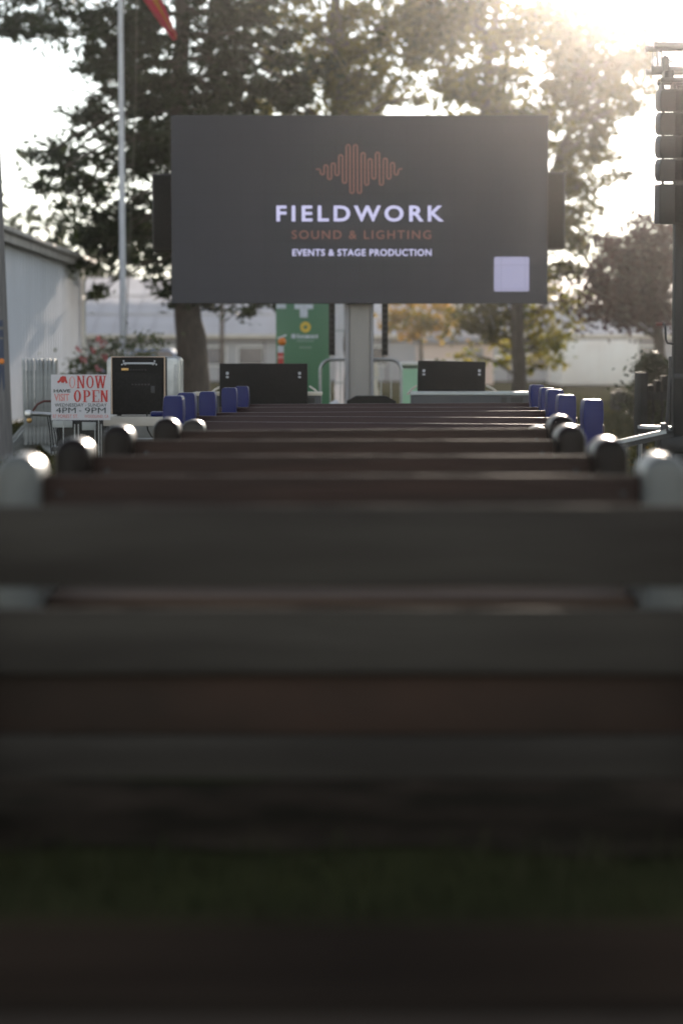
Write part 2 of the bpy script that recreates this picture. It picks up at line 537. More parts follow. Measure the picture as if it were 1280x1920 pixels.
def tree(name, label, cat, base, trunk, r0, r1, clumps, d, lm, leaf, dens, sub_r, depth=2.0, aspect=0.5, droop=0.0, #
         
         limbs=10, flat=0.55, group=None, n_leaf=36, extra=None, drop=0.35):
    t = thing(name, label, cat, base, group)
    tp = [Vector(p) for p in trunk]
    rr = [r0 + (r1 - r0) * i / (len(tp) - 1) for i in range(len(tp))]
    mb = MB()
    # refine trunk with small irregularities
    fine, fr = [], []
    for i in range(len(tp) - 1):
        for s in range(4):
            f = s / 4
            fine.append(tp[i].lerp(tp[i + 1], f) + Vector((random.uniform(-1, 1), random.uniform(-1, 1), 0)) * rr[i] * 0.10)
            fr.append((rr[i] + (rr[i + 1] - rr[i]) * f) * random.uniform(0.94, 1.06))
    fine.append(tp[-1]); fr.append(rr[-1])
    fr[0] *= 1.35
    mb.tube(fine, fr, 12)
    cs, subs = [], []
    for (px, py, rx, ry, *o) in clumps:
        k = d / FPX
        area = rx * ry * k * k
        mult = o[0] if o else 1.0
        dd = d + (o[1] if len(o) > 1 else 0)
        ns = max(3, int(area * dens * mult * 2.3))
        a_, s_ = clump(px, py, rx, ry, dd, ns, n_leaf, sub_r, depth, flat)
        cs.append(a_)
        subs.append(s_)
        # limbs reach into the clump
    tr = obj('trunk', mb, M['bark'], t)
    lb = MB()
    for s_ in subs:
        for j in range(limbs):
            e = Vector(s_[random.randrange(len(s_))])
            # leave the trunk somewhat below the tip
            zz = e.z - abs(e.x - tp[0].x) * drop
            best = min(fine, key=lambda p: abs(p.z - zz))
            bi = fine.index(best)
            if (e - best).length < 0.2:
                continue
            mid = best.lerp(e, 0.5) + Vector((0, 0, 0.12 * (e - best).length))
            r_ = min(fr[bi] * 0.35, 0.012 * (e - best).length + 0.02)
            lb.tube([best, best.lerp(mid, 0.55), mid, mid.lerp(e, 0.6) + Vector((0, 0, 0.05)), e], [r_, r_ * 0.8, r_ * 0.6, r_ * 0.4, r_ * 0.15], 5)
    obj('limbs', lb, M['bark'], t)
    c = np.concatenate(cs)
    cr = quads_mesh('crown', leaf_quads(c, leaf * 1.05, aspect, droop), lm, t)
    if extra:
        extra(t, subs)
    return t

def pv(px, py, d, dy=0):
    v = PV(px, py, d)
    v.y += dy
    return v

nl = 2600
ly_ = 7 + rng.random(nl) ** 1.2 * 45
lx_ = (rng.random(nl) - 0.5) * (4 + ly_ * 0.34)
lc = np.stack([lx_, ly_, 0.035 + rng.random(nl) * 0.03], 1)
lq = leaf_quads(lc, 0.035, 0.6)
lq[:, :, 2] = lc[:, None, 2] + (lq[:, :, 2] - lc[:, None, 2]) * 0.35
tag(quads_mesh('fallen_leaves', lq, leaf_mat('dry_leaf', (0.09, 0.06, 0.02), (0.26, 0.17, 0.05), 0.2, spec=0.0)), 'dry yellow leaves scattered over the lawn', 'leaves', kind='stuff')

# big dark drooping tree behind the left half of the screen
dA = 50
bx_, _ = P(372, 720, dA)
trunkA = [(bx_, dA, -0.1), pv(364, 690, dA), pv(352, 570, dA), pv(342, 400, dA), pv(338, 200, dA), pv(342, 20, dA), pv(345, -150, dA), pv(348, -420, dA)]
clA = [(40, 20, 75, 55), (70, 60, 40, 22), (165, 50, 80, 75), (270, 50, 80, 75), (215, 150, 75, 60), (195, 230, 70, 40), (300, 180, 80, 80),
       (255, 290, 80, 55), (120, 295, 60, 30), (75, 280, 40, 12, 0.7), (165, 340, 75, 32), (70, 345, 40, 10, 0.6), (235, 390, 70, 40), (130, 385, 45, 16, 0.6),
       (270, 470, 75, 55), (205, 445, 70, 36), (110, 430, 45, 22, 1, 8), (185, 545, 17, 32), (172, 500, 26, 22), (325, 555, 24, 34), (310, 510, 28, 20),
       (345, 350, 60, 120), (420, 300, 110, 120), (450, 440, 90, 90), (455, 580, 26, 16), (500, 572, 30, 10), (385, 560, 24, 20),
       (420, 60, 90, 75), (450, 160, 80, 55), (540, 180, 60, 40), (390, 130, 50, 90), (270, 110, 60, 110), (310, 250, 60, 80), (500, 50, 60, 60, 0.8), (560, 130, 60, 60, 0.7),
       (230, 420, 70, 50), (330, -130, 260, 90, 0.5), (340, -280, 180, 90, 0.5), (345, -400, 90, 70, 0.5)]
tree('cedar_tree', 'tall dark evergreen with drooping sprays, its thick trunk under the left end of the screen', 'tree', (bx_, dA, 0),
     trunkA, 0.36, 0.07, clA, dA, M['leaf_dark'], 0.105, 22, 0.13, 1.6, 0.32, 0.35, limbs=5, flat=0.5, n_leaf=36, drop=-0.35)

# olive tree over the middle of the screen
dB = 60
xB, _ = P(655, 700, dB)
trunkB = [(xB, dB, -0.1), pv(652, 560, dB), pv(648, 350, dB), pv(640, 160, dB), pv(628, 20, dB), pv(632, -160, dB), pv(640, -300, dB)]
clB = [(500, 30, 90, 60), (600, 60, 80, 70), (700, 40, 90, 60), (640, 150, 90, 34), (700, 120, 110, 60), (790, 60, 80, 60), (740, 190, 90, 24, 0.9), (660, 200, 70, 20, 0.8),
       (560, 130, 70, 70), (620, 215, 120, 30), (480, 190, 80, 40), (600, 300, 150, 90), (560, 420, 120, 80, 0.7), (540, -60, 110, 60), (640, -120, 180, 90, 0.6), (640, -240, 110, 60, 0.6)]
tree('broadleaf_tree', 'olive green broadleaf tree with bright gaps rising over the middle of the screen', 'tree', (xB, dB, 0),
     trunkB, 0.28, 0.05, clB, dB, M['leaf_olive'], 0.10, 13, 0.17, 2.5, 0.55, 0.1, limbs=5, n_leaf=30)

dB2 = 58
xB2, _ = P(973, 720, dB2)
trunkB2 = [(xB2, dB2, -0.1), pv(970, 600, dB2), pv(946, 400, dB2), pv(908, 215, dB2), pv(915, 120, dB2), pv(930, 20, dB2), pv(945, -110, dB2), pv(1020, -190, dB2), pv(1110, -215, dB2)]
clB2 = [(830, 60, 75, 70), (900, 40, 80, 60), (855, 150, 60, 55), (960, 110, 70, 60, 0.8), (910, 180, 60, 40), (965, 185, 60, 40, 0.8), (1000, 40, 50, 50, 0.5),
        (820, 10, 80, 40), (900, 300, 120, 90), (910, -50, 90, 50, 0.5), (1100, -205, 90, 40, 0.6), (1190, -210, 90, 40, 0.6), (1010, -230, 70, 50, 0.6), (1010, 240, 40, 50, 0.8), (780, 110, 50, 36, 0.8)]  # high right-hand clumps, out of view, are added to shade the nearest benches
tree('shade_tree', 'brownish green tree with a thick upright trunk above the right half of the screen', 'tree', (xB2, dB2, 0),
     trunkB2, 0.155, 0.05, clB2, dB2, M['leaf_olive'], 0.105, 15, 0.15, 2.2, 0.55, 0.1, limbs=5, n_leaf=30)

# thin tree right of the screen
dC = 62
xC, _ = P(974, 725, dC)
trunkC = [(xC, dC, -0.1), pv(974, 700, dC), pv(968, 590, dC), pv(990, 470, dC), pv(1038, 330, dC), pv(1072, 232, dC), pv(1090, 105, dC), pv(1118, 37, dC), pv(1125, -30, dC)]
clC = [(1010, 40, 50, 50, 0.8), (1075, 35, 55, 45, 0.8), (1050, 110, 55, 45), (1040, 190, 55, 55), (1100, 90, 40, 40, 0.6), (1150, 130, 55, 35, 0.7), (1130, 190, 60, 40, 0.8), (1180, 205, 50, 22, 0.8),
       (1200, 160, 34, 34, 0.6), (1080, 265, 55, 36), (1120, 300, 40, 36, 0.6), (1150, 330, 26, 16, 0.5), (1060, 330, 40, 40), (1090, 390, 36, 30, 0.6), (1120, 400, 30, 16, 0.4), (1060, 430, 36, 36, 0.7), (1180, 60, 40, 40, 0.25),
       (1245, 60, 36, 30, 0.5), (1262, 20, 30, 26, 0.4), (1215, 20, 26, 18, 0.3), (1060, 500, 36, 36, 0.8), (1110, 230, 40, 30, 0.8), (1060, 60, 60, 60, 0.6), (1110, 150, 60, 60, 0.5), (1165, 100, 50, 40, 0.6), (1190, 60, 50, 60, 0.5), (1140, 20, 60, 40, 0.5), (1205, 120, 34, 40, 0.4), (1110, 350, 40, 30, 0.5), (1080, 450, 40, 36, 0.7),
       (880, 600, 42, 34), (930, 600, 50, 44), (1000, 600, 50, 40), (1040, 650, 34, 40), (940, 660, 30, 26, 0.8), (1010, 670, 40, 34), (1070, 560, 36, 36, 0.8), (870, 665, 22, 14, 0.8), (1050, 600, 26, 40)]
def c_extra(t, subs):
    pass
tree('slender_tree', 'slender tree with sparse backlit leaves and a leaning trunk right of the screen', 'tree', (xC, dC, 0),
     trunkC, 0.20, 0.04, clC[:32], dC, M['leaf_sparse'], 0.10, 21, 0.18, 1.6, 0.5, 0.1, limbs=7, n_leaf=30)

# low yellow tree around the lower trunk
dD = 63
xD, _ = P(972, 728, dD)
trunkD = [(xD, dD, -0.1), pv(972, 690, dD), pv(968, 600, dD), pv(966, 520, dD), pv(975, 450, dD)]
tree('autumn_tree', 'low yellow green autumn tree with a straight trunk under the right end of the screen', 'tree', (xD, dD, 0),
     trunkD, 0.19, 0.07, clC[32:] + [(960, 530, 90, 40), (1040, 520, 30, 30)], dD, M['leaf_yellow'], 0.075, 20, 0.14, 1.5, 0.6, 0.1, limbs=5, n_leaf=22)

dF = 56
xF, _ = P(1240, 735, dF)
trunkF = [(xF, dF, -0.1), pv(1239, 690, dF), pv(1234, 620, dF), pv(1218, 540, dF), pv(1215, 470, dF)]
clF = [(1185, 480, 60, 50), (1225, 440, 36, 40), (1140, 450, 24, 20, 0.6), (1160, 600, 30, 16, 0.6), (1225, 605, 36, 18, 0.7), (1150, 530, 42, 40), (1215, 540, 60, 46), (1250, 480, 40, 60), (1122, 560, 26, 40, 0.8), (1112, 520, 18, 30, 0.7), (1150, 480, 40, 30, 0.7), (1120, 590, 26, 16, 0.6), (1180, 575, 46, 26), (1100, 575, 14, 18, 0.5), (1240, 580, 40, 26), (1145, 590, 24, 14, 0.6)]
tree('plum_tree', 'round purple leaved tree beside the black lift tower', 'tree', (xF, dF, 0),
     trunkF, 0.17, 0.07, clF, dF, M['leaf_plum'], 0.065, 55, 0.17, 1.6, 0.6, 0.1, limbs=5, n_leaf=32)

dE = 84
xE, _ = P(790, 728, dE)
tree('autumn_bush', 'tall bush with orange and yellow leaves right of the mast', 'bush', (xE, dE, 0),
     [(xE, dE, -0.1), pv(790, 690, dE), pv(788, 640, dE), pv(790, 600, dE)], 0.09, 0.04,
     [(770, 590, 44, 40), (820, 590, 44, 36), (790, 615, 50, 26), (745, 600, 26, 40), (850, 585, 26, 26)], dE, M['leaf_orange'], 0.085, 12, 0.18, 1.2, 0.65, 0.1, limbs=4, n_leaf=30)

# rose bush by the shed
dR = 42
xR, _ = P(205, 735, dR)
def roses(t, subs):
    c = np.concatenate(subs)
    sel = [PV(182, 634, dR - 0.6), PV(190, 646, dR - 0.6), PV(176, 656, dR - 0.7), PV(160, 676, dR - 0.7), PV(196, 668, dR - 0.6), PV(148, 655, dR - .5), PV(185, 690, dR - .7)]
    pts = []
    for s in sel:
        pts.append(np.array(s) + rng.normal(size=(12, 3)) * 0.035)
    quads = leaf_quads(np.concatenate(pts), 0.03, 0.8)
    quads_mesh('blossom', quads, M['petal'], t)
tree('rose_bush', 'rose bush with pink blossoms beside the pale shed', 'bush', (xR, dR, 0),
     [(xR, dR, -0.1), pv(200, 720, dR), pv(205, 690, dR), pv(210, 650, dR)], 0.035, 0.012,
     [(170, 680, 36, 40), (215, 660, 40, 34), (260, 655, 36, 30), (290, 640, 16, 18, 0.6), (200, 700, 60, 30), (240, 690, 50, 36), (160, 720, 40, 30), (200, 740, 60, 30), (130, 720, 26, 36, 0.7), (90, 745, 24, 36, 0.8)],
     dR, M['leaf_rose'], 0.038, 42, 0.10, 0.7, 0.6, 0.0, limbs=3, n_leaf=24, extra=roses)

# dark shrub behind the equipment cart
dS = 36
xS, _ = P(1228, 800, dS)
tree('dark_shrub', 'dense dark shrub behind the equipment cart', 'shrub', (xS, dS, 0),
     [(xS, dS, -0.1), pv(1228, 780, dS), pv(1228, 720, dS), pv(1230, 690, dS)], 0.04, 0.015,
     [(1225, 700, 30, 32), (1250, 720, 26, 40), (1215, 750, 26, 40), (1245, 780, 30, 30)], dS, M['leaf_dark'], 0.05, 900, 0.05, 0.3, 0.35, -0.5, limbs=4, n_leaf=30)

# far-off wood closing the field
pts = []
for i in range(150):
    cx = -75 + i * 1.0 + random.uniform(-1, 1)
    hh = random.uniform(3.2, 5.2) if -14 < cx < 22 else random.uniform(6, 11)
    k = 420
    u = rng.normal(size=(k, 3)) * np.array([1.6, 1.6, hh * 0.26])
    u[:, 2] += hh * 0.5
    u[:, 0] += cx
    u[:, 1] += 140 + random.uniform(-4, 4)
    u[:, 2] = np.abs(u[:, 2])
    pts.append(u)
tag(quads_mesh('treeline', leaf_quads(np.concatenate(pts), 0.42, 0.6), M['leaf_dark']), 'far-off wood beyond the long hall', 'trees', kind='stuff')

# ------------------------------------------------------------------ buildings behind
# pale shed at the left, its long side running away from the camera
xn, zn = P(6, 424, 37.6)
xf, zf = P(152, 492, 52.5)
t = thing('metal_shed', 'pale grey shed with vertical siding and dark roof behind the stacked barriers', 'shed', (xn - 3, 45, 0))
wb = MB()
ex = -5.60
y0, y1 = 37.6, 52.6
hz = 3.16
# wall panel with ribs
wb.boxr(ex - 6.0, ex - 0.02, y0, y1, 0, hz)
obj('wall', wb, M['shed'], t)
rb = MB()
for i in range(38):
    yy = y0 + 0.2 + i * 0.4
    if yy < y1 - 0.1:
        rb.boxr(ex - 0.02, ex + 0.012, yy, yy + 0.05, 0.05, hz - 0.02)
obj('siding', rb, M['shed'], t)
rf = MB()
# roof: one slope seen from the side; gables at front and back
ov = 0.20
pk = hz + 1.1
prof = [(ex + ov, hz - 0.02), (ex + ov, hz + 0.06), (ex - 3.0, pk + 0.08), (ex - 6 - ov, hz + 0.06), (ex - 6 - ov, hz - 0.02), (ex - 3.0, pk)]
rf.prism(prof, y0 - 0.35, y1 + 0.3)
obj('roof', rf, M['shed_roof'], t)
ev = MB()
for i in range(36):
    yy = y0 - 0.2 + i * 0.43
    ev.boxr(ex + 0.02, ex + ov - 0.03, yy, yy + 0.09, hz - 0.14, hz - 0.025)
    if i == 0:
        ev.boxr(ex + ov - 0.028, ex + ov - 0.005, y0 - 0.3, y1 + 0.25, hz - 0.16, hz - 0.03)
obj('eave', ev, M['eave'], t)
gb = MB()
gb.prism([(ex - 0.02, hz), (ex - 3.0, pk), (ex - 5.98, hz)], y0 + 0.01, y0 + 0.06)
obj('gable', gb, M['shed'], t)
cb = MB()
cb.boxr(ex - 0.05, ex + 0.03, y1 - 0.12, y1 + 0.03, 0, hz - 0.03)
obj('corner_trim', cb, M['white'], t)
cb = MB()
cb.boxr(ex - 0.05, ex + 0.03, y0 - 0.03, y0 + 0.12, 0, hz - 0.03)
obj('corner_trim', cb, M['white'], t)
cb = MB()
cb.tube([(ex + ov + 0.04, y1 - 0.4, hz - 0.02), (ex + ov + 0.03, y1 - 0.4, hz - 0.16), (ex + 0.06, y1 - 0.4, hz - 0.42), (ex + 0.06, y1 - 0.4, 0.05)], 0.04, 8)
obj('downpipe', cb, M['white'], t)
cb = MB()
cb.boxr(ex + ov + 0.002, ex + ov + 0.10, y0 - 0.34, y1 + 0.28, hz - 0.02, hz + 0.06, 0.02)
obj('gutter', cb, M['eave'], t)

# long low hall with a pale metal roof
dH = 110
xl, _ = P(100, 600, dH)
xr, _ = P(1330, 600, dH)
t = thing('long_hall', 'long low hall with a wide pale metal roof across the back of the field', 'hall', ((xl + xr) / 2, dH, 0))
wb = MB()
wb.boxr(xl, xr, dH, dH + 19, 0, 2.05)
obj('wall', wb, M['hall_wall'], t)
rf = MB()
rz = 5.0
rf.prism([(dH - 0.6, 2.02), (dH - 0.6, 2.14), (dH + 9.5, rz), (dH + 19.6, 2.14), (dH + 19.6, 2.02), (dH + 9.5, rz - 0.14)], xl - 0.4, xr + 0.4, axis='x')
roof = obj('roof', rf, M['hall_roof'], t)
sm = MB()
i = 0
x = xl
sl = (rz - 2.14) / 10.1
while x < xr:
    L = math.hypot(10.1, rz - 2.14)
    sm.box((x, dH - 0.6 + 5.05, (rz + 2.14) / 2 + 0.02), (0.05, L, 0.05), (math.atan(sl), 0, 0))
    x += 0.9
obj('roof_seam', sm, M['hall_roof'], roof)
for yq in (0.33, 0.66):
    bnd = MB()
    bnd.box(((xl + xr) / 2, dH - 0.6 + 10.1 * yq, 2.14 + (rz - 2.14) * yq + 0.012), (xr - xl, 0.14, 0.05), (math.atan(sl), 0, 0))
    obj('roof_lap', bnd, M['eave'], roof)
gt = MB()
gt.boxr(xl - 0.4, xr + 0.4, dH - 0.74, dH - 0.61, 1.98, 2.12)
obj('gutter', gt, M['cream'], t)
for px in (200, 300, 400, 470, 560, 700, 1010, 1090, 1220):
    x, _ = P(px, 660, dH)
    wf = MB()
    wf.boxr(x - 0.62, x + 0.62, dH - 0.06, dH - 0.003, 0.7, 1.62)
    wi = obj('window', wf, M['white'], t)
    wp = MB()
    wp.boxr(x - 0.54, x + 0.54, dH - 0.075, dH - 0.062, 0.78, 1.54)
    obj('pane', wp, M['glass'], wi)

# small pink house right of the mast
dP = 98
x0, zt = P(785, 640, dP)
x1, _ = P(925, 640, dP)
t = thing('pink_outbuilding', 'small pale pink outbuilding behind the orange and yellow bush', 'outbuilding', ((x0 + x1) / 2, dP, 0))
wb = MB()
wb.boxr(x0, x1, dP, dP + 4, 0, zt)
obj('wall', wb, M['pink_wall'], t)
rf = MB()
rf.box(((x0 + x1) / 2, dP + 2, zt + 0.10), (x1 - x0 + 0.4, 4.6, 0.14), (R(3), 0, 0), 0.02)
obj('roof', rf, mat('felt_roof', (0.20, 0.21, 0.24), 0.9, (0.16, 0.17, 0.19), 2, spec=0.0), t)
db = MB()
db.boxr(x0 + 1.9, x0 + 2.6, dP - 0.05, dP - 0.003, 0, zt - 0.25)
obj('door', db, M['mast'], t)
wb = MB()
wb.boxr(x0, x1, dP - 0.03, dP - 0.003, 0.93, 1.0)
obj('trim', wb, M['white'], t)

# white container
dK = 90
x0, zt = P(1051, 637, dK)
x1, zb = P(1195, 735, dK)
t = thing('white_container', 'plain white storage container standing on the grass by the plum tree', 'container', ((x0 + x1) / 2, dK, 0))
wb = MB()
wb.boxr(x0, x1, dK, dK + 6, 0.08, zt, 0.03)
obj('body', wb, M['cont'], t)
for sgn in (0, 1):
    xa = x0 + 0.08 + sgn * (x1 - x0) / 2
    dm = MB()
    dm.boxr(xa, xa + (x1 - x0) / 2 - 0.16, dK - 0.035, dK - 0.003, 0.18, zt - 0.1, 0.01)
    dr = obj('door', dm, M['cont'], t)
    rb = MB()
    for k in (0.3, 0.75):
        xx = xa + k * ((x1 - x0) / 2 - 0.16)
        rb.cyl((xx, dK - 0.06, 0.2), (xx, dK - 0.06, zt - 0.12), 0.018, n=6)
    obj('lock_rod', rb, M['cont'], dr)

# chain link fence in front of the hall
dL = 104
t = thing('mesh_fence', 'thin dark wire fence with round posts along the front of the long hall', 'fence', (1, dL, 0))
xa, zt = P(150, 640, dL)
xb, _ = P(1300, 640, dL)
mb = MB()
mb.cyl((xa, dL, zt), (xb, dL, zt), 0.03, n=6)
mb.cyl((xa, dL, 0.08), (xb, dL, 0.08), 0.012, n=5)
obj('rail', mb, M['charcoal'], t)
mb = MB()
k = 0
x = xa
while x < xb:
    mb.cyl((x, dL, 0.05), (min(x + 0.5, xb), dL, zt), 0.004, n=3)
    mb.cyl((min(x + 0.5, xb), dL, 0.05), (x, dL, zt), 0.004, n=3)
    x += 0.16
obj('wire_mesh', mb, M['steel'], t)
x = xa
while x <= xb + 0.01:
    mb = MB()
    mb.cyl((x, dL + 0.03, 0), (x, dL + 0.03, zt + 0.06), 0.035, n=8)
    obj('post', mb, M['charcoal'], t)
    x += (xb - xa) / 10

# utility poles
t = thing('wooden_post', 'brown wooden post in front of the pale hall roof', 'post', (*P(416, 700, 100)[:1], 100, 0))
xq, zt = P(416, 560, 100)
mb = MB()
mb.cyl((xq, 100, 0), (xq, 100, zt + 0.3), 0.11, 0.09, 10)
obj('shaft', mb, M['bark'], t)
mb = MB()
mb.lathe([(0.10, 0), (0.12, 0.03), (0.05, 0.09)], (xq, 100, zt + 0.3), 10)
obj('cap', mb, M['charcoal'], t)

# leaning utility pole at the left
dU = 26
xt, zt = P(-14, 340, dU)
xb2, zb2 = P(0, 800, dU)
slope = (xt - xb2) / (zt - zb2)
t = thing('utility_pole', 'grey leaning wooden pole with dark notices fixed to it', 'pole', (xb2 - slope * zb2, dU, 0))
def pole_x(z): return xb2 + (z - zb2) * slope
mb = MB()
mb.tube([(pole_x(z), dU, z) for z in (-0.1, 0.6, 1.5, 2.5, 4, 6.5)], [0.135, 0.128, 0.118, 0.106, 0.09, 0.07], 16)
obj('shaft', mb, M['pole_wood'], t)
for (ya, yb, m_) in ((600, 612, 'navy'), (618, 632, 'navy'), (636, 672, 'navy'), (684, 745, 'navy')):
    _, z1_ = P(5, ya, dU)
    _, z0_ = P(5, yb, dU)
    zc = (z0_ + z1_) / 2
    r_ = 0.124
    mb = MB()
    # sheet wrapped round the front of the pole
    for i in range(10):
        a0 = -1.0 + i * 0.17
        a1 = a0 + 0.17
        def q_(a, z): return (pole_x(z) + r_ * math.sin(a), dU - r_ * math.cos(a), z)
        mb.quad(q_(a0, z0_), q_(a1, z0_), q_(a1, z1_), q_(a0, z1_))
    bmesh.ops.remove_doubles(mb.bm, verts=mb.bm.verts, dist=1e-5)
    obj('notice', mb, M['navy'], t)
xs_, zs_ = P(7, 677, dU)
mb = MB()
mb.lathe([(0.022, 0), (0.03, 0.008), (0.02, 0.016)], (0, 0, 0), 12)
mb.bm.transform(Matrix.Translation((xs_, dU - 0.15, zs_)) @ Matrix.Rotation(R(90), 4, 'X'))
obj('reflector', mb, M['orange'], t)

# flagpole with drooping flag
dG = 45
x_t, z_t = P(226, 0, dG)
x_b, z_b = P(231, 650, dG)
sl = (x_t - x_b) / (z_t - z_b)
t = thing('flagpole', 'tall pale metal flagpole standing behind the rose bush', 'flagpole', (x_b - sl * z_b, dG, 0))
mb = MB()
zz = [0, 1.2, 3, 5, 7.5, 10.5]
mb.tube([(x_b + sl * (z - z_b), dG, z) for z in zz], [0.068, 0.064, 0.058, 0.052, 0.046, 0.036], 14)
obj('shaft', mb, M['steel_pale'], t)
mb = MB()
bmesh.ops.create_uvsphere(mb.bm, u_segments=14, v_segments=8, radius=0.07, matrix=Matrix.Translation((x_b + sl * (10.5 - z_b), dG, 10.56)))
obj('finial', mb, M['brass'], t)
mb = MB()
mb.lathe([(0.15, 0), (0.15, 0.06), (0.09, 0.12), (0.075, 0.2)], (x_b - sl * z_b, dG, 0), 16)
obj('base_collar', mb, M['steel_pale'], t)
mb = MB()
rp = [(x_b + sl * (10.3 - z_b) + 0.05, dG - 0.03, 10.3), PV(256, 0, dG - 0.05), PV(255, 150, dG - 0.05), PV(250, 300, dG - 0.05), PV(243, 450, dG - 0.05), PV(236, 640, dG - 0.05)]
mb.tube(rp, 0.009, 5)
obj('halyard', mb, M['rope'], t)
# flag: cloth hanging from its hoist in folds; its tip comes down into view
t = thing('flag', 'red and yellow flag drooping from the tall pale flagpole', 'flag', (x_t + 0.1, dG, 8.6))
def flag_pt(u, v):
    # u along the hoist (0 top..1 bottom), v from hoist to fly
    top = Vector((x_t + 0.06, dG, 9.6 - 1.45 * u))
    tip = PV(327, 74, dG)
    e = tip + Vector((0.03 * (1 - u), 0.05, 0.08 * (1 - u)))
    p = top.lerp(e, v)
    p.z -= 0.5 * math.sin(math.pi * v) * (1 - 0.4 * u) * 0.12
    p.y += 0.07 * math.sin(u * 11 + v * 5)
    p.x += 0.03 * math.sin(u * 9 - v * 4)
    return p
nu, nv = 18, 24
for part_name, ua, ub, m_ in (('red_field', 0.0, 0.42, 'flag_red'), ('yellow_band', 0.42, 0.62, 'flag_yellow'), ('red_border', 0.62, 1.0, 'flag_red')):
    mb = MB()
    vv, ff = [], []
    for i in range(nu + 1):
        for j in range(nv + 1):
            vv.append(flag_pt(ua + (ub - ua) * i / nu, j / nv))
    for i in range(nu):
        for j in range(nv):
            a_ = i * (nv + 1) + j
            ff.append((a_, a_ + 1, a_ + nv + 2, a_ + nv + 1))
    mb.raw(vv, ff)
    obj(part_name, mb, M[m_], t)

# far blue car behind the rose bush
dV = 92
xc, _ = P(287, 660, dV)
t = thing('parked_car', 'blue car parked far off behind the rose bush', 'car', (xc, dV, 0))
def car_local(mb): mb.bm.transform(Matrix.Translation((xc, dV, 0))); return mb
mb = MB()
mb.prism([(-2.0, 0.32), (-2.05, 0.7), (-1.85, 0.88), (-1.1, 0.95), (-0.6, 1.4), (0.7, 1.42), (1.3, 0.98), (1.95, 0.9), (2.05, 0.65), (2.0, 0.32)], -0.82, 0.82, 0.06)
body = obj('body', car_local(mb), M['blue_car'], t)
mb = MB()
mb.prism([(-0.95, 0.97), (-0.55, 1.34), (0.05, 1.36), (0.05, 0.97)], -0.835, -0.822)
mb.prism([(0.12, 0.97), (0.12, 1.36), (0.66, 1.36), (1.1, 0.99)], -0.835, -0.822)
obj('window', car_local(mb), M['glass'], body)
for xx in (-1.3, 1.3):
    for yy in (-0.8, 0.62):
        mb = MB()
        mb.cyl((xx, yy, 0.33), (xx, yy + 0.2, 0.33), 0.33, n=20)
        wv = obj('wheel', car_local(mb), M['tyre'], t)
        mb = MB()
        mb.cyl((xx, yy - 0.012, 0.33), (xx, yy - 0.003, 0.33), 0.2, n=16)
        obj('rim', car_local(mb), M['alu'], wv)

# ------------------------------------------------------------------ LED screen
dW = 28.0
sx0, szt = P(320, 215, dW)
sx1, szb = P(1026, 569, dW)
scx = (sx0 + sx1) / 2
t = thing('led_screen', 'large dark LED screen on a grey mast showing an event company card', 'LED screen', (scx, dW, 0))
mb = MB()
mb.boxr(sx0, sx1, dW + 0.004, dW + 0.11, szb, szt, 0.004)
obj('cabinet', mb, M['black'], t)
mb = MB()
ins = 0.006
mb.quad((sx0 + ins, dW, szb + ins), (sx1 - ins, dW, szb + ins), (sx1 - ins, dW, szt - ins), (sx0 + ins, dW, szt - ins))
disp = obj('display', mb, M['led_off'], t, smooth=False)
yl = dW - 0.004
def rect(x0, y0, x1, y1):
    a_, za = P(x0, y0, dW)
    b_, zb_ = P(x1, y1, dW)
    return a_, b_, zb_, za
for s, r, m_, bold, sp in (("FIELDWORK", (518, 384.5, 832, 415), 'led_white', 0.024, 1.32),
                           ("SOUND & LIGHTING", (547, 431.5, 808, 447.5), 'led_copper', 0.004, 1.25),
                           ("EVENTS & STAGE PRODUCTION", (548, 466.5, 808.5, 479.5), 'led_white', 0.022, 1.1)):
    x0, x1, z0, z1 = rect(*r)
    v_, f_ = text_geo(s, x0, x1, z0, z1, yl, bold, sp)
    obj('lettering', MB().raw(v_, f_), M[m_], disp, smooth=False)
# sound wave emblem
zx = [418, 441, 464, 487, 511, 534, 558, 581, 605, 627, 652, 675, 698, 719, 743, 766, 791, 815, 838, 861, 884]
zy = [292, 232, 322, 220, 297, 168, 346, 104, 410, 104, 410, 155, 358, 193, 319, 152, 358, 190, 319, 217, 294]
def zp(a_, b_):
    x, z = P(480 + a_ / 3.368, 240 + b_ / 3.368, dW)
    return Vector((x, yl, z))
path = [zp(378, 258), zp(398, 258), zp(405, 263)]
rr_ = 11.0
for i, (cx_, cy_) in enumerate(zip(zx, zy)):
    down = i % 2 == 0
    for j in range(9):
        th = math.pi * j / 8
        ox = -math.cos(th) * 11.6
        oy = math.sin(th) * rr_
        path.append(zp(cx_ + ox, cy_ - rr_ + oy if down else cy_ + rr_ - oy))
path += [zp(899, 262), zp(905, 257), zp(922, 257)]
wr = 0.0078
vv, ff = [], []
for i, p in enumerate(path):
    tt = (path[min(i + 1, len(path) - 1)] - path[max(i - 1, 0)]).normalized()
    nn = Vector((-tt.z, 0, tt.x))
    vv += [p + nn * wr, p - nn * wr]
for i in range(len(path) - 1):
    ff.append((2 * i, 2 * i + 1, 2 * i + 3, 2 * i + 2))
obj('wave_emblem', MB().raw(vv, ff), M['led_copper'], disp, smooth=False)
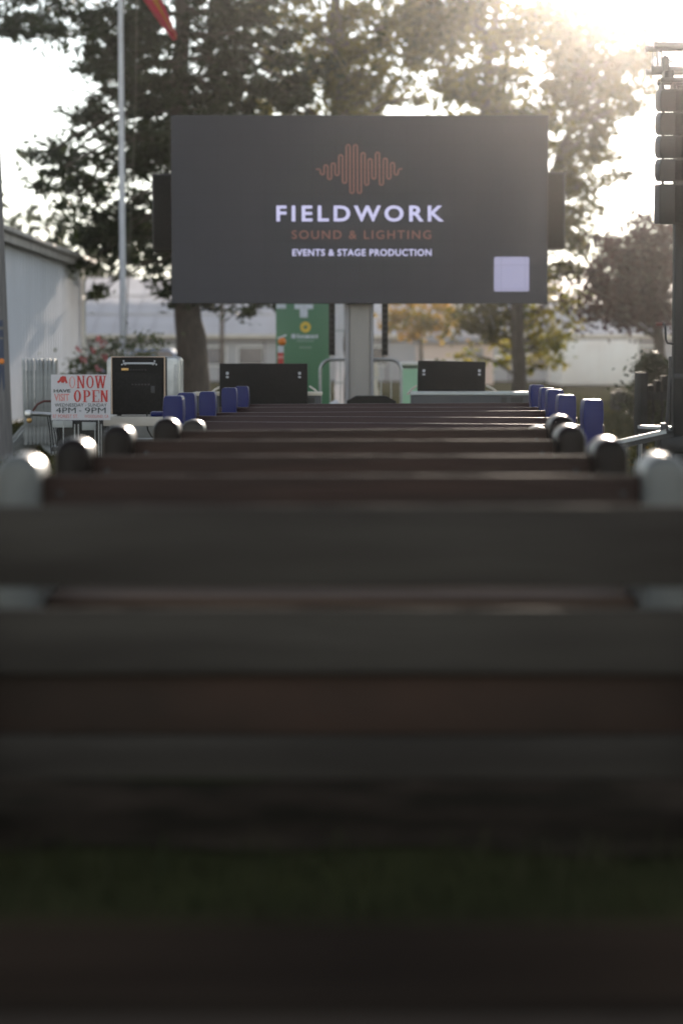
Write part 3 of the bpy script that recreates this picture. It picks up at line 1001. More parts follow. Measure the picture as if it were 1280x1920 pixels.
# plain white tile of the card
x0, x1, z0, z1 = rect(926, 481, 991.5, 546)
rad = 0.02
out = []
for cx_, cz_, a0 in ((x1 - rad, z1 - rad, 0), (x0 + rad, z1 - rad, 90), (x0 + rad, z0 + rad, 180), (x1 - rad, z0 + rad, 270)):
    for j in range(5):
        th = R(a0 + j * 22.5)
        out.append((cx_ + rad * math.cos(th), yl, cz_ + rad * math.sin(th)))
M['led_tile'] = emit_mat('led_tile', (0.33, 0.33, 0.48))
obj('white_tile', MB().raw(out, [tuple(range(len(out)))]), M['led_tile'], disp, smooth=False)
# mast and trailer base
mx0, _ = P(649, 600, dW + 0.4)
mx1, _ = P(697, 600, dW + 0.4)
mb = MB()
mb.boxr(mx0 + 0.035, mx1 - 0.02, dW + 0.2, dW + 0.5, 0.25, szt - 0.5, 0.012)
mast = obj('mast', mb, M['mast'], t)
mb = MB()
mb.boxr(mx0 - 0.015, mx0 + 0.032, dW + 0.18, dW + 0.4, 0.25, szb + 0.3, 0.006)
mb.boxr(mx1 - 0.018, mx1 + 0.02, dW + 0.18, dW + 0.4, 0.25, szb + 0.3, 0.006)
obj('mast_rail', mb, M['mast_rail'], mast)
mb = MB()
for zz_ in (szb + 0.35, szt - 0.6):
    mb.boxr(sx0 + 0.5, sx1 - 0.5, dW + 0.112, dW + 0.19, zz_, zz_ + 0.08, 0.005)
obj('rear_beam', mb, M['charcoal'], t)
mb = MB()
mb.boxr(scx - 1.3, scx + 1.3, dW - 0.5, dW + 1.2, 0.3, 0.42, 0.01)
mb.boxr(mx0 - 0.2, mx1 + 0.2, dW + 0.05, dW + 0.7, 0.42, 0.56, 0.01)
base = obj('trailer_base', mb, M['charcoal'], t)
for sx_ in (-1.35, 1.35):
    mb = MB()
    mb.cyl((scx + sx_ - 0.09, dW + 0.35, 0.29), (scx + sx_ + 0.09, dW + 0.35, 0.29), 0.29, n=20)
    wv = obj('wheel', mb, M['tyre'], t)
    mb = MB()
    mb.cyl((scx + sx_ - 0.10, dW + 0.35, 0.29), (scx + sx_ + 0.10, dW + 0.35, 0.29), 0.15, n=14)
    obj('rim', mb, M['steel'], wv)
for sx_ in (-0.75, 0.75):
    mb = MB()
    mb.tube([(scx + sx_ * 0.35, dW - 0.3, 0.62), (scx + sx_, dW - 0.7, 0.3), (scx + sx_ * 1.1, dW - 0.8, 0.02)], 0.035, 8)
    obj('stabiliser', mb, M['steel_pale'], t)

# hung loudspeakers either side of the screen
for i, (xa, xb, ya, yb, lb) in enumerate(((285, 322, 325, 470, 'black loudspeaker hung behind the left edge of the screen'),
                                         (1023, 1059, 321, 467, 'black loudspeaker hung behind the right edge of the screen'))):
    d = dW + 0.35
    x0, z1 = P(xa, ya, d)
    x1, z0 = P(xb, yb, d)
    if i == 0: x1 += 0.12
    else: x0 -= 0.12
    if i == 0:
        t = thing('hung_loudspeaker', lb, 'loudspeaker', ((x0 + x1) / 2, d, z0), 'loudspeakers hung beside the screen')
        mb = MB(); mb.boxr(x0, x1, d, d + 0.35, z0, z1, 0.012)
        obj('cabinet', mb, M['black'], t)
        mb = MB(); mb.boxr(x0 + 0.02, x1 - 0.02, d - 0.014, d - 0.002, z0 + 0.02, z1 - 0.02, 0.004)
        obj('grille', mb, M['grille'], t)
        for zz_ in (z1 - 0.3, z0 + 0.24):
            mb = MB(); mb.boxr(x1 - 0.1, x1 + 0.35, d + 0.05, d + 0.09, zz_, zz_ + 0.06)
            obj('bracket', mb, M['charcoal'], t)
        src = t; scx0 = (x0 + x1) / 2
    else:
        c = copy_tree(src)
        c.location = ((x0 + x1) / 2, d, z0)
        c.scale.x = -1
        c['label'] = lb

# slim column speakers under the screen
for i, (xa, xb, lb) in enumerate(((616, 628, 'slim black column speaker hanging under the screen in front of the green banner'),
                                  (715, 728, 'slim black column speaker hanging under the screen right of the mast'))):
    d = dW + 0.25
    x0, z0 = P(xa, 666, d)
    x1, z1 = P(xb, 566, d)
    if i == 0:
        t = thing('column_speaker', lb, 'speaker', ((x0 + x1) / 2, d, z0), 'column speakers under the screen')
        mb = MB(); mb.boxr(x0, x1, d, d + 0.11, z0, z1, 0.008)
        obj('cabinet', mb, M['black'], t)
        mb = MB()
        for k in range(9):
            zc = z0 + (k + 0.5) * (z1 - z0) / 9
            mb.cyl(((x0 + x1) / 2, d - 0.008, zc), ((x0 + x1) / 2, d - 0.001, zc), 0.026, n=12)
        obj('driver', mb, M['grille'], t)
        mb = MB(); mb.boxr((x0 + x1) / 2 - 0.012, (x0 + x1) / 2 + 0.012, d + 0.03, d + 0.06, z1, z1 + 0.3)
        obj('hanger', mb, M['charcoal'], t)
        src = t
    else:
        c = copy_tree(src)
        c.location = ((x0 + x1) / 2, d, z0)
        c['label'] = lb

# ------------------------------------------------------------------ things behind and beneath the screen
# green banner
d = 35.5
x0, z1 = P(517, 545, d)
x1, _ = P(618, 545, d)
t = thing('banner_stand', 'tall green banner with a yellow sun ring standing behind the left black case', 'banner', ((x0 + x1) / 2, d, 0))
mb = MB(); mb.boxr(x0, x1, d, d + 0.02, 0.10, z1, 0.002)
sheet = obj('sheet', mb, M['green'], t)
mb = MB(); mb.boxr(x0 - 0.02, x1 + 0.02, d - 0.08, d + 0.10, 0, 0.10, 0.01); mb.cyl(((x0 + x1) / 2, d + 0.04, 0.1), ((x0 + x1) / 2, d + 0.04, z1), 0.012)
obj('stand', mb, M['alu'], t)
mb = MB()
def brect(a_, b_, c_, e_, mbx):
    xa, za = P(a_, b_, d); xb, zb_ = P(c_, e_, d)
    mbx.quad((xa, d - 0.005, zb_), (xb, d - 0.005, zb_), (xb, d - 0.005, za), (xa, d - 0.005, za))
brect(552, 570, 587, 579, mb); brect(562, 579, 576.5, 595, mb); brect(518, 570, 536, 578, mb)
obj('white_emblem', mb, M['print_white'], sheet, smooth=False)
xc, zc = P(572.5, 613, d)
vv, ff = [], []
for i in range(32):
    th = 2 * math.pi * i / 32
    ro = 0.083 if i % 2 else 0.072
    vv += [(xc + ro * math.cos(th), d - 0.005, zc + ro * math.sin(th)), (xc + 0.03 * math.cos(th), d - 0.005, zc + 0.03 * math.sin(th))]
for i in range(32):
    j = (i + 1) % 32
    ff.append((2 * i, 2 * j, 2 * j + 1, 2 * i + 1))
obj('sun_emblem', MB().raw(vv, ff), M['print_yellow'], sheet, smooth=False)
mb = MB()
# soft unreadable wordmark as in the photo: a mark and a row of letter strokes
brect(546, 626, 554, 634, mb)
for k, (wq, hq) in enumerate(((3, 8), (3.2, 6), (3, 6), (4, 6), (3, 6), (3.5, 6), (3, 6), (3.5, 7))):
    brect(557 + k * 5.0, 634 - hq, 557 + k * 5.0 + wq, 634, mb)
obj('wordmark', mb, M['print_white'], sheet, smooth=False)
mb = MB()
for k in range(7):
    brect(557 + k * 4.6, 637.5, 560 + k * 4.6, 640, mb)
for k in range(5):
    brect(562 + k * 4.6, 650, 565 + k * 4.6, 652.5, mb)
obj('small_print', mb, M['print_soft'], sheet, smooth=False)

# red and white marker post
d = 33.5
xc, zt = P(526, 640, d)
t = thing('marker_post', 'red and white banded marker post with an orange lamp before the green banner', 'marker post', (xc, d, 0))
bands = [(0, 0.55, 'white'), (0.55, P(0, 690, d)[1], 'red'), (P(0, 690, d)[1], P(0, 672, d)[1], 'red'), (P(0, 672, d)[1], P(0, 667, d)[1], 'pink'), (P(0, 667, d)[1], P(0, 661, d)[1], 'red'), (P(0, 661, d)[1], P(0, 648, d)[1], 'print_white')]
mb = MB(); mb.cyl((xc, d, 0.03), (xc, d, 1.1), 0.03, n=10)
obj('core', mb, M['white'], t)
for (a_, b_, m_) in bands:
    mb = MB(); mb.cyl((xc, d, a_ + 0.03 if a_ == 0 else a_), (xc, d, b_), 0.042, n=14)
    obj('band', mb, M[m_], t)
mb = MB(); bmesh.ops.create_uvsphere(mb.bm, u_segments=14, v_segments=10, radius=0.058, matrix=Matrix.Translation((xc + 0.02, d, P(0, 640, d)[1])))
obj('lamp', mb, M['orange'], t)
mb = MB(); mb.box((xc + 0.02, d, P(0, 631, d)[1]), (0.13, 0.05, 0.022), (0, R(-22), 0), 0.005)
obj('handle', mb, M['print_white'], t)
mb = MB(); mb.lathe([(0.16, 0), (0.16, 0.03), (0.06, 0.06)], (xc, d, 0), 14)
obj('foot', mb, M['tyre'], t)

# tall pale canopy legs wrapped in fabric, behind the mast
for i, (xa, xb, ya, lb) in enumerate(((628, 645, 560, 'sunlit white fabric wrapped pole left of the mast'), (699, 709, 680, 'short cream pole right of the mast'))):
    d = 38 + i * 2
    x0, zt = P(xa, ya, d); x1, _ = P(xb, ya, d)
    t = thing('wrapped_pole', lb, 'pole', ((x0 + x1) / 2, d, 0))
    r_ = (x1 - x0) / 2
    mb = MB()
    zz_ = np.linspace(0.02, zt, 14)
    mb.tube([((x0 + x1) / 2 + 0.012 * math.sin(k * 1.3), d, z) for k, z in enumerate(zz_)], [r_ * (1.25 if k == 0 else 1 + 0.07 * math.sin(k * 2.1)) for k in range(14)], 12)
    obj('wrap', mb, M['sign_white'] if i == 0 else M['cream'], t)
    for zq in (zt * 0.35, zt * 0.75):
        mb = MB()
        mb.cyl(((x0 + x1) / 2, d, zq), ((x0 + x1) / 2, d, zq + 0.025), r_ * 1.12, n=14)
        obj('strap', mb, M['plate'], t)
    mb = MB(); mb.boxr((x0 + x1) / 2 - r_ * 1.6, (x0 + x1) / 2 + r_ * 1.6, d - 0.2, d + 0.2, 0, 0.02)
    obj('foot_plate', mb, M['steel'], t)

# crowd barrier under the screen
def barrier_parts(t, L, x0=0, y0=0, H=1.1, bars=12, along='x', m_='steel'):
    def w_(a_, z): return (x0 + a_, y0, z) if along == 'x' else (x0, y0 + a_, z)
    rc = 0.14
    pts = [w_(-L / 2, 0.16)]
    pts += [w_(-L / 2, H - rc)]
    for k in range(1, 6):
        th = R(180 - 15 * k * 1.2)
        pts.append(w_(-L / 2 + rc + rc * math.cos(th), H - rc + rc * math.sin(th)))
    pts += [w_(-L / 2 + rc, H), w_(L / 2 - rc, H)]
    for k in range(1, 6):
        th = R(90 - 15 * k * 1.2)
        pts.append(w_(L / 2 - rc + rc * math.cos(th), H - rc + rc * math.sin(th)))
    pts += [w_(L / 2, H - rc), w_(L / 2, 0.16)]
    mb = MB(); mb.tube(pts, 0.019, 8, closed=True)
    obj('frame', mb, M[m_], t, world_co=False)
    mb = MB()
    for k in range(bars):
        a_ = -L / 2 + L * (k + 1) / (bars + 1)
        mb.cyl(w_(a_, 0.165), w_(a_, H - 0.005), 0.0075, n=6)
    obj('bars', mb, M[m_], t, world_co=False)
    for s in (-1, 1):
        mb = MB()
        a_ = s * (L / 2 - 0.25)
        if along == 'x':
            mb.tube([(x0 + a_, y0 - 0.3, 0.015), (x0 + a_, y0 - 0.22, 0.05), (x0 + a_, y0 - 0.02, 0.17), (x0 + a_, y0 + 0.02, 0.17), (x0 + a_, y0 + 0.22, 0.05), (x0 + a_, y0 + 0.3, 0.015)], 0.018, 6)
        else:
            mb.tube([(x0 - 0.3, y0 + a_, 0.015), (x0 - 0.22, y0 + a_, 0.08), (x0 - 0.02, y0 + a_, 0.30), (x0 + 0.02, y0 + a_, 0.30), (x0 + 0.22, y0 + a_, 0.08), (x0 + 0.3, y0 + a_, 0.015)], 0.018, 6)
        obj('foot', mb, M[m_], t, world_co=False)

d = 30.5
xa, _ = P(600, 675, d); xb, _ = P(752, 675, d)
t = thing('crowd_barrier', 'steel crowd barrier with rounded corners crossing behind the mast', 'barrier', ((xa + xb) / 2, d, 0))
barrier_parts(t, xb - xa, bars=7)

# stacked barriers at the left
d0 = 27.2
src = None
ordn = ['first', 'second', 'third', 'fourth', 'fifth', 'sixth', 'seventh', 'eighth']
sl_labels = [o_ + ' steel barrier of the upright stack, counted from the leaning pole towards the white sign' for o_ in ordn]
for k in range(8):
    xq, _ = P(24 + k * 6.7, 700, d0)
    if src is None:
        src = thing('stacked_barrier', sl_labels[0], 'barrier', (xq, d0 + 1.1, 0), 'crowd barriers stacked upright at the left')
        barrier_parts(src, 2.2, bars=16, along='y', m_='steel_dull')
        # flat end plates of the stacking hooks
        mb = MB()
        mb.boxr(-0.022, 0.022, -1.115, -1.08, 0.35, 0.99, 0.004)
        obj('end_plate', mb, M['steel_dull'], src, world_co=False)
        c = src
    else:
        c = copy_tree(src)
    c.location = (xq, d0 + 1.1 + 0.05 * k, 0)
    c.rotation_euler = (0, R((k - 3.5) * 0.3 + 0.25 * math.sin(k * 2.7)), R((7.6 - k * 0.25)))
    c['label'] = sl_labels[k]

# pale green bin right of the mast
d = 33
x0, zt = P(752, 684, d); x1, _ = P(786, 684, d)
t = thing('recycling_bin', 'pale green bin with a sunlit lid left of the tilted black case lid', 'bin', ((x0 + x1) / 2, d + 0.3, 0))
mb = MB(); mb.prism([(x0 + 0.02, 0.06), (x1 - 0.02, 0.06), (x1, zt - 0.05), (x0, zt - 0.05)], d, d + 0.55, 0.012)
obj('body', mb, M['pale_green'], t)
mb = MB(); mb.box(((x0 + x1) / 2, d + 0.27, zt), (x1 - x0 + 0.03, 0.62, 0.05), (R(-4), 0, 0), 0.015)
obj('lid', mb, M['white'], t)
for s in (0.05, 0.5):
    mb = MB(); mb.cyl((x0 + 0.02, d + s, 0.06), (x1 - 0.02, d + s, 0.06), 0.06, n=12)
    obj('wheel', mb, M['tyre'], t)

# two black cases with their lids raised
def road_case(lx0, lx1, ly0, bx0, bx1, by, d, lab, tilt, roll, front=False):
    x0, zt = P(lx0, ly0, d + 0.5); x1, _ = P(lx1, ly0, d + 0.5)
    c0, zb = P(bx0, by, d); c1, _ = P(bx1, by, d)
    t = thing('road_case', lab, 'road case', ((c0 + c1) / 2, d + 0.3, 0), 'black cases with raised lids')
    mb = MB(); mb.boxr(c0, c1, d, d + 0.52, 0.12, zb - 0.02, 0.008)
    body = obj('body', mb, M['charcoal'], t)
    mb = MB(); mb.boxr(c0 - 0.008, c1 + 0.008, d - 0.008, d + 0.53, zb - 0.019, zb + 0.012, 0.006)
    obj('rim', mb, M['cream'] if roll == 0 else M['plate'], body)
    mb = MB()
    for (xx, w) in ((c1 - 0.26, 0.05), (c1 - 0.17, 0.11)):
        mb.boxr(xx, xx + w, d - 0.012, d - 0.009, zb - 0.085, zb - 0.035)
    obj('latch', mb, M['black'], body)
    H = zt - zb + 0.04
    ly = d - 0.05 if front else d + 0.55
    zl = zb - 0.22 if front else zb
    mb = MB(); mb.box(((x0 + x1) / 2, ly, (zl + zt) / 2), (x1 - x0, 0.07, zt - zl), (R(tilt), R(roll), 0), 0.01)
    lid = obj('lid', mb, M['black_matt'], t)
    for f in (0.09, 0.91):
        xx = x0 + (x1 - x0) * f
        for dz, r_ in ((0.09, 0.012), (0.125, 0.008)):
            mb = MB(); mb.box((xx, ly - 0.039, zt - dz), (0.026, 0.006, r_ * 2.2), (R(tilt), R(roll), 0), 0.003)
            obj('fitting', mb, M['steel_pale'], lid)
    for s in (0, 1):
        mb = MB()
        xx = x1 + 0.015 if (s == 1) else x0 - 0.015
        xe = xx + (0.09 if s else -0.09)
        mb.tube([(xx, d + 0.5, zb + 0.06), ((xx + xe) / 2, d + 0.3, zb + 0.035), (xe, d + 0.12, zb - 0.01)], 0.011, 6)
        obj('lid_stay', mb, M['cream'], t)
    for (xx, yy) in ((c0 + 0.1, d + 0.08), (c1 - 0.1, d + 0.08), (c0 + 0.1, d + 0.44), (c1 - 0.1, d + 0.44)):
        mb = MB(); mb.cyl((xx - 0.02, yy, 0.06), (xx + 0.02, yy, 0.06), 0.06, n=14); mb.boxr(xx - 0.03, xx + 0.03, yy - 0.03, yy + 0.03, 0.10, 0.125)
        obj('caster', mb, M['tyre'], t)
    return t
road_case(417, 578, 681, 362, 602, 738, 22.4, 'black road case with a square raised lid before the green banner', 0, 0, True)
road_case(783, 910, 677, 772, 992, 737, 22.4, 'black road case with a slightly tilted raised lid right of the mast', 2, 1.0)

# wedge monitor in the middle
d = 22.6
t = thing('wedge_monitor', 'low black wedge loudspeaker standing on a stand before the mast', 'monitor', (P(695, 745, d)[0], d, 0))
xa, za = P(650, 752, d); xb, zb_ = P(742, 752, d)
xc, zc = P(668, 742.5, d); xd, _ = P(724, 742.5, d)
mb = MB(); mb.prism([(xa, za - 0.16), (xb, za - 0.16), (xb, za), (xd, zc), (xc, zc), (xa, za)], d, d + 0.35, 0.006)
obj('cabinet', mb, M['black_matt'], t)
mb = MB(); mb.boxr(xa + 0.03, xb - 0.03, d - 0.012, d - 0.002, za - 0.15, za - 0.02, 0.004)
obj('grille', mb, M['grille'], t)
for sx_ in (-1, 1):
    for yy in (d + 0.04, d + 0.31):
        mb = MB(); mb.cyl(((xa + xb) / 2 + sx_ * 0.18, yy, za - 0.165), ((xa + xb) / 2 + sx_ * 0.2, yy, 0), 0.014, n=8)
        obj('leg', mb, M['charcoal'], t)
mb = MB(); mb.boxr(xa + 0.02, xb - 0.02, d + 0.02, d + 0.33, za - 0.185, za - 0.162, 0.003)
obj('tray', mb, M['charcoal'], t)

# ------------------------------------------------------------------ amplifier, table, steel box, sign, trailer (left)
d = 21.0
x0, zt = P(209, 669, d); x1, zb = P(309, 780, d)
t = thing('amplifier', 'square black amplifier with a gold badge and pale piping on the table', 'amplifier', ((x0 + x1) / 2, d, zb))
mb = MB(); mb.boxr(x0, x1, d, d + 0.32, zb + 0.012, zt, 0.012)
obj('cabinet', mb, M['black_matt'], t)
mb = MB()
r_ = 0.007
mb.tube([(x0, d - 0.002, zb + 0.02), (x0, d - 0.002, zt), (x1, d - 0.002, zt), (x1, d - 0.002, zb + 0.02)], r_, 6)
obj('piping', mb, M['amp_side'], t)
mb = MB(); mb.boxr(x0 + 0.025, x1 - 0.025, d - 0.01, d - 0.001, zb + 0.04, zt - 0.14, 0.004)
obj('grille', mb, M['grille'], t)
xa, za = P(232, 681, d); xb, _ = P(290, 681, d)
mb = MB(); mb.tube([(xa, d - 0.005, za), (xa + 0.02, d - 0.03, za), (xb - 0.02, d - 0.03, za), (xb, d - 0.005, za)], 0.008, 8)
for xx in (xa, xb):
    for k in range(3):
        th = R(90 + 120 * k)
        mb.cyl((xx + 0.017 * math.cos(th), d - 0.012, za + 0.02 * math.sin(th)), (xx + 0.017 * math.cos(th), d - 0.001, za + 0.02 * math.sin(th)), 0.007, n=8)
obj('handle', mb, M['steel_pale'], t)
xa, za = P(228, 690, d); xb, zc = P(241, 694.5, d)
mb = MB(); mb.boxr(xa, xb, d - 0.016, d - 0.003, zc, za, 0.002)
obj('badge', mb, M['brass'], t)
mb = MB()
for k in range(6):
    xq, zq = P(247 + k * 6, 722, d)
    mb.boxr(xq, xq + 0.016, d - 0.015, d - 0.011, zq, zq + 0.012)
    xq, zq = P(245 + k * 5.5, 693, d)
    mb.cyl((xq, d - 0.014, zq), (xq, d - 0.001, zq), 0.006, n=8)
obj('control', mb, M['charcoal'], t)
mb = MB(); xq, zq = P(283, 730, d); mb.boxr(xq, xq + 0.035, d - 0.016, d - 0.011, zq - 0.03, zq + 0.03, 0.002)
obj('label_plate', mb, M['charcoal'], t)
for fx in (x0 + 0.05, x1 - 0.05):
    mb = MB(); mb.cyl((fx, d + 0.16, zb), (fx, d + 0.16, zb + 0.014), 0.02, n=10)
    obj('foot', mb, M['tyre'], t)
# cable
mb = MB()
pts = [PV(276, 772, d - 0.03), PV(275, 790, d - 0.04), PV(277, 806, d - 0.05), PV(284, 818, d - 0.05), PV(296, 826, d - 0.03), PV(300, 850, d)]
mb.tube(pts, 0.006, 6)
tag(obj('power_cable', mb, M['tyre']), 'thin black cable hanging in a loop from the amplifier over the table edge', 'cable')

# table
xa, za = P(196, 782, d); xb, _ = P(330, 782, d)
t = thing('folding_table', 'long table with a tan edge under the black amplifier', 'table', ((xa + xb) / 2, d, 0))
mb = MB(); mb.boxr(xa, xb + 0.2, d - 0.12, d + 0.62, zb - 0.085, zb - 0.002, 0.006)
obj('top', mb, M['table_top'], t)
for xx in (xa + 0.06, xb + 0.12):
    for yy in (d - 0.06, d + 0.55):
        mb = MB(); mb.cyl((xx, yy, 0), (xx, yy, zb - 0.087), 0.016, n=8)
        obj('leg', mb, M['steel'], t)
mb = MB(); mb.cyl((xa + 0.08, d - 0.06, zb - 0.2), (xb + 0.1, d - 0.06, zb - 0.2), 0.012, n=8)
obj('stretcher', mb, M['steel'], t)

# steel box behind amplifier
d2 = 22.3
x0, zt = P(200, 668, d2); x1, _ = P(336, 668, d2)
t = thing('steel_locker', 'grey galvanised box with a bright rounded top behind the amplifier', 'metal box', ((x0 + x1) / 2, d2 + 0.3, 0))
mb = MB()
out = [(x0, 0.04)]
rc = 0.05
for k in range(7):
    th = R(180 - 15 * k); out.append((x0 + rc + rc * math.cos(th), zt - rc + rc * math.sin(th)))
for k in range(7):
    th = R(90 - 15 * k); out.append((x1 - rc + rc * math.cos(th), zt - rc + rc * math.sin(th)))
out.append((x1, 0.04))
mb.prism(out, d2, d2 + 0.6, 0.02)
obj('body', mb, M['steel'], t)
for xx in (x0 + 0.02, x1 - 0.045):
    mb = MB()
    mb.boxr(xx, xx + 0.025, d2 - 0.015, d2 - 0.002, 0.06, zt - 0.07)
    obj('corner_strip', mb, M['steel'], t)
for xx in (x0 + 0.06, x1 - 0.06):
    mb = MB(); mb.boxr(xx - 0.03, xx + 0.03, d2 + 0.05, d2 + 0.55, 0, 0.041)
    obj('foot', mb, M['charcoal'], t)

# sign
d = 20.4
x0, zt = P(95.5, 702, d); x1, zb = P(207, 787.5, d)
t = thing('opening_sign', 'white NOW OPEN sign with red lettering in front of the small black trailer', 'sign', ((x0 + x1) / 2, d, 0))
mb = MB(); mb.boxr(x0, x1, d, d + 0.006, zb, zt)
sheet = obj('sheet', mb, M['sign_white'], t)
def srect(a_, b_, c_, e_):
    # sign zoom pixels (10.24 per photo pixel, origin 90, 695)
    xa, za = P(90 + a_ / 10.24, 695 + b_ / 10.24, d); xb, zb_ = P(90 + c_ / 10.24, 695 + e_ / 10.24, d)
    return xa, xb, zb_, za
ys_ = d - 0.004
def slab(mb, kind, a_, b_, c_, e_, st=34, sf=12):
    """one slab-serif capital filling the given sign rectangle"""
    x0_, x1_, z0_, z1_ = srect(a_, b_, c_, e_)
    k = (x1_ - x0_) / (c_ - a_)
    st, sf = st * k, sf * k
    w, hh = x1_ - x0_, z1_ - z0_
    def r_(xa, za, xb, zb_): mb.quad((x0_ + xa, ys_, z0_ + za), (x0_ + xb, ys_, z0_ + za), (x0_ + xb, ys_, z0_ + zb_), (x0_ + xa, ys_, z0_ + zb_))
    def diag(xa, za, xb, zb_, t_): mb.quad((x0_ + xa - t_ / 2, ys_, z0_ + za), (x0_ + xa + t_ / 2, ys_, z0_ + za), (x0_ + xb + t_ / 2, ys_ - 0.0005, z0_ + zb_), (x0_ + xb - t_ / 2, ys_ - 0.0005, z0_ + zb_))
    def ring(xa, za, xb, zb_, t_, a0=0, a1=360):
        cx_, cz_ = (xa + xb) / 2, (za + zb_) / 2
        n_ = 24
        for i in range(n_):
            p = []
            for th in (R(a0 + (a1 - a0) * i / n_), R(a0 + (a1 - a0) * (i + 1) / n_)):
                p.append(((xb - xa) / 2 * math.cos(th), (zb_ - za) / 2 * math.sin(th), ((xb - xa) / 2 - t_) * math.cos(th), ((zb_ - za) / 2 - t_ * 0.5) * math.sin(th)))
            (ax, az, ix, iz), (bx__, bz, jx, jz) = p
            mb.quad((x0_ + cx_ + ax, ys_, z0_ + cz_ + az), (x0_ + cx_ + bx__, ys_, z0_ + cz_ + bz), (x0_ + cx_ + jx, ys_, z0_ + cz_ + jz), (x0_ + cx_ + ix, ys_, z0_ + cz_ + iz))
    if kind == 'O':
        ring(0, 0, w, hh, st)
    elif kind == 'N':
        r_(0.1 * w, sf, 0.1 * w + st * 0.8, hh - sf); r_(0.9 * w - st * 0.8, sf, 0.9 * w, hh - sf)
        diag(0.9 * w - st * 0.5, 0, 0.1 * w + st * 0.5, hh, st)
        r_(0, 0, 0.38 * w, sf); r_(0, hh - sf, 0.3 * w, hh); r_(0.66 * w, hh - sf, w, hh)
    elif kind == 'W':
        diag(0.3 * w, 0, 0.12 * w, hh - sf, st); diag(0.3 * w, 0, 0.5 * w, hh - sf, st * 0.8)
        diag(0.7 * w, 0, 0.5 * w, hh - sf, st); diag(0.7 * w, 0, 0.88 * w, hh - sf, st * 0.8)
        r_(0, hh - sf, 0.34 * w, hh); r_(0.38 * w, hh - sf, 0.62 * w, hh); r_(0.7 * w, hh - sf, w, hh)
    elif kind == 'P':
        r_(0.12 * w, sf, 0.12 * w + st, hh - sf); r_(0, 0, 0.55 * w, sf); r_(0, hh - sf, 0.6 * w, hh)
        ring(0.1 * w, 0.42 * hh, w, hh, st, -90, 90); r_(0.12 * w + st, 0.42 * hh, 0.55 * w, 0.42 * hh + sf)
    elif kind == 'E':
        r_(0.12 * w, sf, 0.12 * w + st, hh - sf); r_(0, 0, w, sf * 1.2); r_(0, hh - sf * 1.2, w, hh); r_(0.12 * w + st, 0.5 * hh - sf / 2, 0.7 * w, 0.5 * hh + sf / 2)
        r_(w - sf, sf * 1.2, w, 0.28 * hh); r_(w - sf, 0.72 * hh, w, hh - sf * 1.2)
mb = MB()
for kd, a_, c_ in (('N', 548, 712), ('O', 735, 880), ('W', 895, 1120)):
    slab(mb, kd, a_, 95, c_, 335)
for kd, a_, c_ in (('O', 495, 635), ('P', 668, 815), ('E', 840, 985), ('N', 1000, 1160)):
    slab(mb, kd, a_, 372, c_, 600, 40)
obj('red_lettering', mb, M['red'], sheet, smooth=False)
mb = MB()
slab(mb, 'O', 405, 110, 525, 330, 22)
x0_, x1_, z0_, z1_ = srect(120, 440, 410, 580)
v_, f_ = text_geo("VISIT", x0_, x1_, z0_, z1_, ys_, 0.02)
mb.raw(v_, f_)
obj('pink_lettering', mb, M['pink'], sheet, smooth=False)
mb = MB()
for s, r, b_ in (("WEDNESDAY - SUNDAY", (130, 625, 1130, 690), 0.0), ("4PM", (150, 706, 535, 810), 0.0), ("-", (598, 765, 640, 778), 0.02), ("9PM", (710, 706, 1110, 815), 0.0), ("HAVE", (110, 355, 430, 415), 0.02)):
    x0_, x1_, z0_, z1_ = srect(*r)
    v_, f_ = text_geo(s, x0_, x1_, z0_, z1_, ys_, b_)
    mb.raw(v_, f_)
obj('black_lettering', mb, M['ink'], sheet, smooth=False)
mb = MB()
for s, r in (("87 FOREST ST.", (90, 840, 580, 905)), ("WOODLAND, CA", (700, 845, 1165, 912))):
    x0_, x1_, z0_, z1_ = srect(*r)
    v_, f_ = text_geo(s, x0_, x1_, z0_, z1_, ys_, 0.012)
    mb.raw(v_, f_)
obj('address_lettering', mb, M['pink'], sheet, smooth=False)
# red emblem: a curved irregular mark
mb = MB()
em = [(170, 215), (215, 175), (240, 120), (290, 100), (345, 110), (352, 160), (380, 235), (340, 240), (325, 190), (300, 235), (265, 230), (245, 200), (205, 240)]
vv = []
for a_, b_ in em:
    xa, za = P(90 + a_ / 10.24, 695 + b_ / 10.24, d)
    vv.append((xa, ys_, za))
mb.raw(vv, [tuple(range(len(vv)))])
obj('red_emblem', mb, M['red'], sheet, smooth=False)
for xx in (x0 + 0.1, x1 - 0.1):
    mb = MB(); mb.cyl((xx, d + 0.012, 0), (xx, d + 0.012, zt - 0.05), 0.005, n=6)
    obj('stake', mb, M['steel'], t)

